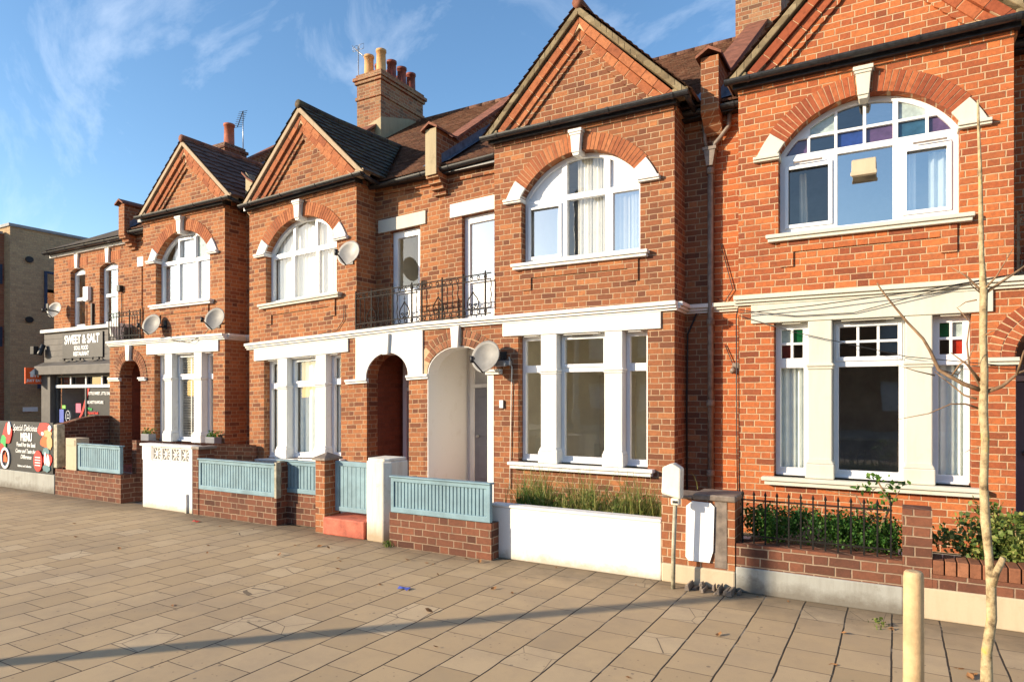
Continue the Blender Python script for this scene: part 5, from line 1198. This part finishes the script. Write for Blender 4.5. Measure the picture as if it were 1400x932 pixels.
ring = [(c0+.16*math.cos(2*math.pi*i/28), c1+.19*math.sin(2*math.pi*i/28)) for i in range(28)]; rin = [(c0+.12*math.cos(2*math.pi*i/28), c1+.145*math.sin(2*math.pi*i/28)) for i in range(28)]
q.prism(ring, Y-.018, Y+.001, [rin]); q.build('emblem_ring', 'letter_white', t)
q = M(); q.prism([(c0-.06, c1-.07), (c0+.06, c1-.07), (c0+.07, c1), (c0+.03, c1+.03), (c0+.02, c1+.11), (c0-.02, c1+.04), (c0-.05, c1+.06)], Y-.014, Y+.001); q.build('flame_emblem', 'print_orange', t)
q = M(); q.box(-15.3, -12.13, GW-.01, GW+.2, 0, .32); tag(q.build('low_wall', 'shade_toned_grey', bevel=.01), 'grey rendered low wall below the menu banner', 'wall')
q = M(); q.box(-12.175, -12.06, GW-.0, GW+.12, .44, 1.16); tag(q.build('gate_post', 'post_grey', bevel=.008), 'mossy square post at the right edge of the menu banner', 'post')
# D wall
t = wallthing('garden_wall', 'low brick wall on a grey rendered plinth under the black iron railing', 'wall', -.5, 'front garden walls')
q = M(); q.box(-1.164, .045, GW+.01, GW+.23, .212, .405); q.build('wall_body', 'brick_sooty', t)
q = M(); q.box(-1.164, .05, GW-.0, GW+.24, 0, .211); q.build('plinth', 'shade_toned_grey', t, bevel=.01)
t = wallthing('garden_wall', 'low brick wall with upright top course on a tan plinth, behind the sapling', 'wall', 1.3, 'front garden walls')
q = M(); q.box(.046, 3.9, GW+.004, GW+.24, .232, .335); q.box(.046, .235, GW+.002, GW+.24, .212, .8-.0); q.build('wall_body', 'brick_sooty', t)
q = M(); x = .24
while x < 3.85: q.box(x, x+.066, GW-.004, GW+.245, .337, .44); x += .075
q.build('soldier_course', 'rubbed_brick_brown', t, bevel=.004)
q = M(); q.box(.051, 3.9, GW-.004, GW+.24, 0, .231); q.build('plinth', 'tan_plinth', t, bevel=.01)
t = thing('iron_railing', 'low black iron railing in front of green hedge plants', 'railing', (-.55, GW+.1, .405))
q = M(); yy = GW+.07
for z in (.47, .77): q.box(-1.13, -.02, yy-.005, yy+.005, z-.006, z+.006)
q.build('rail', 'iron_black', t)
n = 13
for i in range(n):
    x = -1.12+i*(1.09)/(n-1); q = M(); q.box(x-.006, x+.006, yy-.006, yy+.006, .40, .80); q.lathe(x, yy, [(.004, .80), (.012, .815), (.001, .85)], 6); q.build('bar', 'iron_black', t)

# ------------------------------------------------------------------ plants
def leafcloud(q, c, r, n, size, rr, up=.2, yz=(1, 1)):
    for i in range(n):
        d_ = Vector((rr.gauss(0, .5), rr.gauss(0, .5), rr.gauss(0, .5)))
        p = Vector(c)+Vector((d_.x*r[0], d_.y*r[1], d_.z*r[2])); s_ = size*rr.uniform(.5, 1.3)
        a = Vector((rr.uniform(-1, 1), rr.uniform(-1, 1), rr.uniform(-.6, 1)+up)).normalized(); b = a.cross(Vector((rr.uniform(-1, 1), rr.uniform(-1, 1), rr.uniform(-1, 1)))).normalized()*s_*.38
        m_ = p+a*s_*.5+Vector((0, 0, s_*.08))
        q.add([tuple(p), tuple(m_+b), tuple(p+a*s_), tuple(m_-b)], [(0, 1, 2, 3)])
def blades(q, x, y, z, n, h, rr, spread=.1, w=.006, lean=.5):
    for i in range(n):
        px_, py_ = x+rr.gauss(0, spread), y+rr.gauss(0, .05); hh = h*rr.uniform(.4, 1.1); an = rr.uniform(0, 6.28); ln = lean*rr.uniform(.1, 1)*hh
        dx_, dy_ = math.cos(an)*ln, math.sin(an)*ln*.6; nx_, ny_ = -math.sin(an)*w, math.cos(an)*w
        pts = []
        for k in range(4):
            f = k/3; ww = 1-f*.95; cx_, cy_, cz_ = px_+dx_*f*f, py_+dy_*f*f, z+hh*(f-.25*f*f*lean)
            pts += [(cx_-nx_*ww, cy_-ny_*ww, cz_), (cx_+nx_*ww, cy_+ny_*ww, cz_)]
        q.add(pts, [(0, 1, 3, 2), (2, 3, 5, 4), (4, 5, 7, 6)])
rr = random.Random(21)
q = M()
for i in range(34):
    x = -3.45+i*.049+rr.uniform(-.03, .03); y = GW+.3+rr.uniform(0, .3)
    h = .52+.16*math.sin(i*.55)+rr.uniform(-.05, .10)
    if i < 7: h += .05
    blades(q, x, y, .32, 44, h, rr, .06, .007, .75)
    leafcloud(q, (x, y, .42+.5*h*.35), (.09, .08, .12), 60, .035, rr)
for i in range(40):
    x = -3.5+rr.uniform(0, 1.7); y = GW+.25+rr.uniform(0, .3); blades(q, x, y, .35, 3, .62, rr, .02, .004, .9)
tag(q.build('weeds', 'leaf_dry', recalc=False, do_sag=False), 'dry yellow green weeds behind the white wall', 'weeds', kind='stuff')
q = M(); blades(q, -3.38, GW+.28, .35, 60, .5, rr, .08, .006, .5); blades(q, -3.2, GW+.3, .35, 40, .40, rr, .08, .006, .5)
tag(q.build('grass_tuft', 'leaf_green', recalc=False, do_sag=False), 'dark green grass tuft at the left end of the dry weeds', 'grass')
q = M(); q.box(-3.55, -1.85, GW+.13, GW+1.6, 0, .36); tag(q.build('planting_bed', 'soil'), 'soil bed behind the white wall', None, kind='structure')
q = M(); q.box(-1.12, 0.02, GW+.24, GW+1.6, 0, .38); tag(q.build('planting_bed', 'soil'), 'soil bed behind the iron railing', None, kind='structure')
q = M()
for i in range(120):
    x = -1.10+rr.uniform(0, 1.10); leafcloud(q, (x, GW+.17+rr.uniform(0, .35), .44+rr.uniform(0, .19)), (.08, .06, .07), 75, .026, rr, .6)
tag(q.build('hedge', 'leaf_hedge', recalc=False, do_sag=False), 'bushy green hedge plants behind the black iron railing', 'hedge')
# climbing rose
t = thing('rose_bush', 'woody rose with a few dark leaves rising to the cream window sill', 'plant', (-.12, GW+.35, .38))
q = M(); q.tube([(-.06, GW+.3, .38), (-.10, GW+.32, .6), (-.03, GW+.33, .78), (-.12, GW+.34, .95)], [.016, .013, .01, .006], 7); q.tube([(-.10, GW+.32, .6), (-.22, GW+.3, .72), (-.28, GW+.3, .84), (-.5, GW+.3, .86)], [.01, .008, .006, .003], 6); q.tube([(-.03, GW+.33, .78), (.03, GW+.3, .9)], [.007, .003], 5); q.build('stem', 'twig', t)
q = M(); [leafcloud(q, c, (.07, .05, .045), 22, .045, rr) for c in ((-.12, GW+.34, .97), (-.0, GW+.3, .93), (-.22, GW+.3, .88), (-.05, GW+.33, .83), (-.18, GW+.3, .75))]; q.build('foliage', 'leaf_green', t, recalc=False)
# bush on the right
t = thing('bush', 'pale green untidy bush behind the sapling at the right edge', 'bush', (.85, GW+.45, 0))
q = M()
for i in range(120): leafcloud(q, (.90+rr.gauss(0, .22), GW+.42+rr.gauss(0, .12), .52+rr.gauss(0, .10)), (.07, .07, .07), 60, .04, rr, .2)
for i in range(20): leafcloud(q, (1.25+rr.gauss(0, .15), GW+.5+rr.gauss(0, .1), .75+rr.gauss(0, .08)), (.06, .06, .06), 30, .045, rr, .2)
q.build('foliage', 'leaf_bush', t, recalc=False)
q = M(); [q.tube([(.9+i*.07, GW+.45, 0), (.8+i*.13, GW+.42, .5), (.75+i*.17, GW+.4, .8)], [.012, .008, .004], 6) for i in range(5)]; q.build('stem', 'twig', t)
for (x, y, n, h, lbl) in ((-4.80, 5.62, 34, .10, 'small green weed at the foot of the flaking white pier'), (-.10, 5.42, 10, .05, 'tiny green weed in the paving below the grey plinth')):
    q = M(); blades(q, x, y, 0, n, h, rr, .03, .005, .8); leafcloud(q, (x, y, .03), (.06, .03, .02), 20, .03, rr); tag(q.build('weed', 'leaf_bush', recalc=False), lbl, 'weed')
q = M(); blades(q, -1.55, GW+.2, .8, 1, .3, random.Random(3), .01, .004, .6); tag(q.build('dry_grass', 'leaf_dry', recalc=False), 'single dry grass stem arching behind the cream domed box', 'grass')

# sapling (unprojected onto a plane about 3.6 m away)
s3, c3 = .5, math.cos(R(30))
def up(x, y, Yp):
    u = (x-700)/908; d_ = Yp/(c3+u*s3); return (d_*(-s3+u*c3), Yp, HC+(540-y)/908*d_)
t = thing('sapling_tree', 'bare young street tree with yellow lichen at the right edge', 'tree', up(1352, 1000, 3.62)[:2]+(0,))
trunk = [(1352, 1032, 12), (1349, 935, 11), (1349, 890, 10.5), (1356, 845, 9), (1355, 800, 9), (1352, 760, 8), (1347, 710, 8.5), (1345, 660, 8), (1347, 600, 7.5), (1344, 560, 8), (1346, 510, 7.5), (1344, 460, 7), (1345, 400, 7), (1342, 350, 5), (1341, 290, 4.2), (1340, 230, 3.5), (1338, 180, 2.8), (1337, 137, 2)]
q = M(); q.tube([up(a, b, 3.62) for a, b, r_ in trunk], [r_/908*1.95*(1+.07*math.sin(i*2.3)) for i, (a, b, r_) in enumerate(trunk)], 14)
q.tube([up(1355, 800, 3.62), up(1362, 782, 3.61), (up(1372, 762, 3.60))], [.020, .015, .012], 10)
q.build('trunk', 'bark', t)
br = [([(1341, 533), (1318, 525), (1300, 515), (1283, 505), (1272, 480), (1262, 463), (1240, 440), (1222, 418), (1204, 395), (1199, 387)], 4.2),
      ([(1342, 533), (1325, 500), (1322, 470), (1326, 440), (1308, 420)], 2.0), ([(1340, 520), (1322, 498), (1300, 482)], 2.6),
      ([(1345, 537), (1370, 528), (1392, 510), (1420, 500)], 4), ([(1390, 512), (1400, 480), (1425, 455)], 2.2),
      ([(1345, 402), (1370, 385), (1395, 368), (1420, 350)], 3), ([(1344, 398), (1362, 378), (1385, 340)], 2), ([(1340, 396), (1322, 378), (1300, 365)], 2.2), ([(1340, 400), (1328, 390), (1325, 383)], 1.2),
      ([(1335, 545), (1318, 540), (1300, 525), (1278, 508)], 2.2), ([(1338, 558), (1320, 552), (1300, 552), (1270, 565), (1228, 573)], 2.0), ([(1338, 612), (1325, 615), (1318, 619)], 1.0),
      ([(1344, 460), (1355, 453), (1368, 450)], 1.6), ([(1335, 410), (1320, 413), (1310, 420)], 1.4), ([(1278, 513), (1252, 507), (1224, 498)], 1.4), ([(1283, 505), (1310, 512), (1318, 500)], 1.4), ([(1300, 515), (1312, 498), (1325, 490), (1333, 470)], 1.6)]
q = M()
for k, (pth, w_) in enumerate(br):
    n_ = len(pth); q.tube([up(a, b, 3.62+(.10 if k % 2 else -.10)*i/n_) for i, (a, b) in enumerate(pth)], [w_*(1-.7*i/(n_-1))/908*2.3 for i in range(n_)], 7)
q.build('branches', 'twig', t)
# timber bollard
t = thing('timber_post', 'round peeled timber stake beside the sapling', 'post', up(1249, 1000, 3.62)[:2]+(0,))
c = up(1249, 900, 3.6); q = M(); q.lathe(c[0], 3.6, [(.044, 0), (.043, .3), (.042, .805), (.039, .828), (.033, .835), (.015, .833)], 24)
q.build('stake', 'wood_post', t)

# ------------------------------------------------------------------ litter and leaves
rr = random.Random(12)
lm = M(); lm.add([(0, 0, .002), (.012, .012, .008), (.035, .010, .006), (.05, 0, .012), (.033, -.012, .008), (.012, -.010, .004), (.025, 0, .0)], [(0, 1, 6), (1, 2, 6), (2, 3, 6), (3, 4, 6), (4, 5, 6), (5, 0, 6)])
lo = lm.build('fallen_leaf', 'leaf_fallen', recalc=False); lms = [lo.data]
sp = [(1072, 765), (771, 771), (282, 746), (340, 747), (337, 752), (433, 747), (460, 763), (463, 767), (465, 778), (103, 733), (105, 716), (165, 751), (236, 829), (243, 827), (590, 771), (600, 787), (586, 770), (671, 806), (645, 791), (592, 837), (655, 770), (640, 765), (1099, 777), (1150, 865), (1220, 862), (1214, 859), (1146, 909), (520, 800), (700, 812), (560, 766), (1320, 915), (1330, 930), (1327, 923), (283, 757), (380, 760), (870, 800), (600, 885), (855, 925), (980, 870), (450, 750), (405, 745), (300, 720), (318, 712), (75, 672), (20, 670)]
for i, (px_, py_) in enumerate(sp):
    o = lo if i == 0 else lo.copy()
    if i: COL.objects.link(o)
    u = (px_-700)/908; d_ = HC*908/(py_-540); X_, Y_ = d_*(-s3+u*c3), d_*(c3+u*s3)
    o.location = (X_, min(Y_, 5.72 if X_ < -3.6 or X_ > -1.2 else 5.72), .004); o.rotation_euler = (rr.uniform(-.3, .3), rr.uniform(-.3, .3), rr.uniform(0, 6)); s_ = rr.uniform(.6, 1.35); o.scale = (s_, s_*rr.uniform(.7, 1.4), s_)
    tag(o, 'small dry brown leaf fallen on the paving', 'leaf', 'fallen leaves on the pavement')
q = M(); q.prism([(-6.90, 5.18), (-6.80, 5.2), (-6.78, 5.26), (-6.88, 5.25)], .004, .02, axis='z'); 
for (px_, py_, m, lbl) in ((262, 713, 'print_red', 'crumpled red and white wrapper near the white wall'), (543, 805, 'print_blue', 'small blue wrapper on the paving'), (272, 698, 'letter_white', 'scrap of white paper at the foot of the pierced white wall')):
    u = (px_-700)/908; d_ = HC*908/(py_-540); X_, Y_ = d_*(-s3+u*c3), d_*(c3+u*s3); q = M()
    q.add([(X_, Y_, .004), (X_+.06, Y_+.01, .014), (X_+.11, Y_-.01, .005), (X_+.10, Y_+.06, .015), (X_+.04, Y_+.07, .006), (X_-.01, Y_+.04, .018)], [(0, 1, 5), (1, 4, 5), (1, 2, 3), (1, 3, 4)]); tag(q.build('litter', m, recalc=False), lbl, 'litter')

# ------------------------------------------------------------------ flats behind the shop
FL = thing('apartment_building', 'modern flat-roofed brown brick flats with blue framed windows beyond the shop', 'building', (-22.5, 10, 0))
q = M(); X = -22
yw = [(10.15, 10.9, 4.35, 5.85), (10.15, 10.9, 1.95, 3.8)]
q.prism([(9.30, 0), (22, 0), (22, 6.5), (9.30, 6.5)], X-6, X, axis='x'); q.build('wall', 'brick_modern', FL)
q = M(); q.box(X-6, X-.35, 5.6, 9.30, 0, 6.3); q.build('side_wall', 'brick_modern_red', FL)
q = M(); q.box(X-6.1, X+.05, 9.25, 22.1, 6.5, 6.58); q.box(X-6, X-.30, 5.5, 9.249, 6.3, 6.37); q.build('parapet_cap', 'flat_grey', FL)
for (ya, yb, za, zb, xx) in ((10.18, 11.0, 4.15, 5.35, X), (10.18, 11.0, 1.7, 3.5, X), (8.0, 9.24, 4.85, 5.42, X-.35), (8.0, 9.24, 3.05, 3.62, X-.35), (12, 12.8, 4.15, 5.35, X)):
    q = M(); q.prism([(ya, za), (yb, za), (yb, zb), (ya, zb)], xx, xx+.05, [[(ya+.07, za+.07), (yb-.07, za+.07), (yb-.07, zb-.07), (ya+.07, zb-.07)]], axis='x'); fr_ = q.build('window', 'win_blue', FL)
    q = M(); q.box(xx+.005, xx+.015, ya+.07, yb-.07, za+.07, zb-.07); q.build('pane', 'glass_shiny', fr_)
    q = M(); q.box(xx+.001, xx+.004, ya+.07, yb-.07, za+.07, zb-.07); q.build('window_back', 'dark_interior', fr_)
q = M()
for z in (5.55, 3.85): q.lathe(0, 0, [(.09, 0), (.10, .03), (.07, .05)], 12)
vts = []
for z in (5.62, 3.86):
    q = M(); q.prism([(9.78+.1*math.cos(i*math.pi/8), z+.09*math.sin(i*math.pi/8)) for i in range(16)], X, X+.06, axis='x'); q.build('vent', 'black_plastic', FL)
q = M(); q.box(X, X+.04, 10.35, 11.2, 0, 1.8); q.build('door', 'door_teal', FL); q = M(); q.box(X, X+.4, 10.0, 11.6, 1.85, 1.98); q.build('canopy', 'win_blue', FL)
q = M(); q.prism([(9.62, 1.17), (10.0, 1.17), (10.0, 1.30), (9.62, 1.30)], X, X+.03, axis='x'); q.build('nameplate', 'letter_white', FL)
t = thing('metal_fence', 'dark upright metal fence beyond the menu banner', 'fence', (-19.5, 6.8, 0))
q = M(); [q.box(-19.52, -19.49, 5.6+i*.12, 5.63+i*.12, 0, 1.35) for i in range(20)]; q.build('bars', 'win_blue', t); q = M(); q.box(-19.53, -19.48, 5.6, 8.0, 1.2, 1.24); q.build('rail', 'win_blue', t)
q = M(); q.add([(-22, 5, .003), (-18.5, 5, .003), (-18.5, 30, .003), (-22, 30, .003)], [(0, 1, 2, 3)]); tag(q.build('side_road', 'asphalt'), 'side street between shop and flats', None, kind='structure')

# ------------------------------------------------------------------ across the road (reflected in the glass, casts the long shadow)
LP = thing('lamp_post', 'tall grey lamp post on the kerb left of the camera', 'street lamp', (-8.48, -1.72, 0))
q = M(); q.lathe(-8.48, -1.72, [(.12, 0), (.12, 1.2), (.075, 1.25), (.07, 7.5), (.05, 7.9)], 16); q.build('column', 'galvanised', LP)
q = M(); q.tube([(-8.48, -1.72, 7.9), (-8.48, -2.2, 8.1), (-8.48, -3.0, 8.15)], .035, 8); q.build('arm', 'galvanised', LP)
q = M(); q.box(-8.6, -8.36, -3.6, -2.95, 8.08, 8.2); q.build('lamp_head', 'flat_grey', LP, bevel=.03)
OP = thing('terrace_across_road', 'long brick terrace across the road, seen only in reflections', 'building', (2, -18, 0))
q = M(); holes = []
for i in range(15):
    for (za, zb) in ((.9, 2.3), (3.6, 4.9)): x = -18+i*2.9; holes.append([(x, za), (x+1.2, za), (x+1.2, zb), (x, zb)])
q.prism([(-19, 0), (26, 0), (26, 6.0), (-19, 6.0)], -18, -17.8, holes); q.box(-19, 26, -26, -18.3, 0, 6); q.build('wall', 'brick_brown', OP)
q = M(); [q.box(h[0][0], h[1][0], -18.1, -18.0, h[0][1], h[2][1]) for h in holes]; q.build('window', 'upvc', OP)
q = M(); q.prism([(-17.5, 6.0), (-22, 8.2), (-26.5, 6.0)], -19, 26, axis='x'); q.build('roof', 'tile_mossy', OP)
print('objects', len(bpy.data.objects))
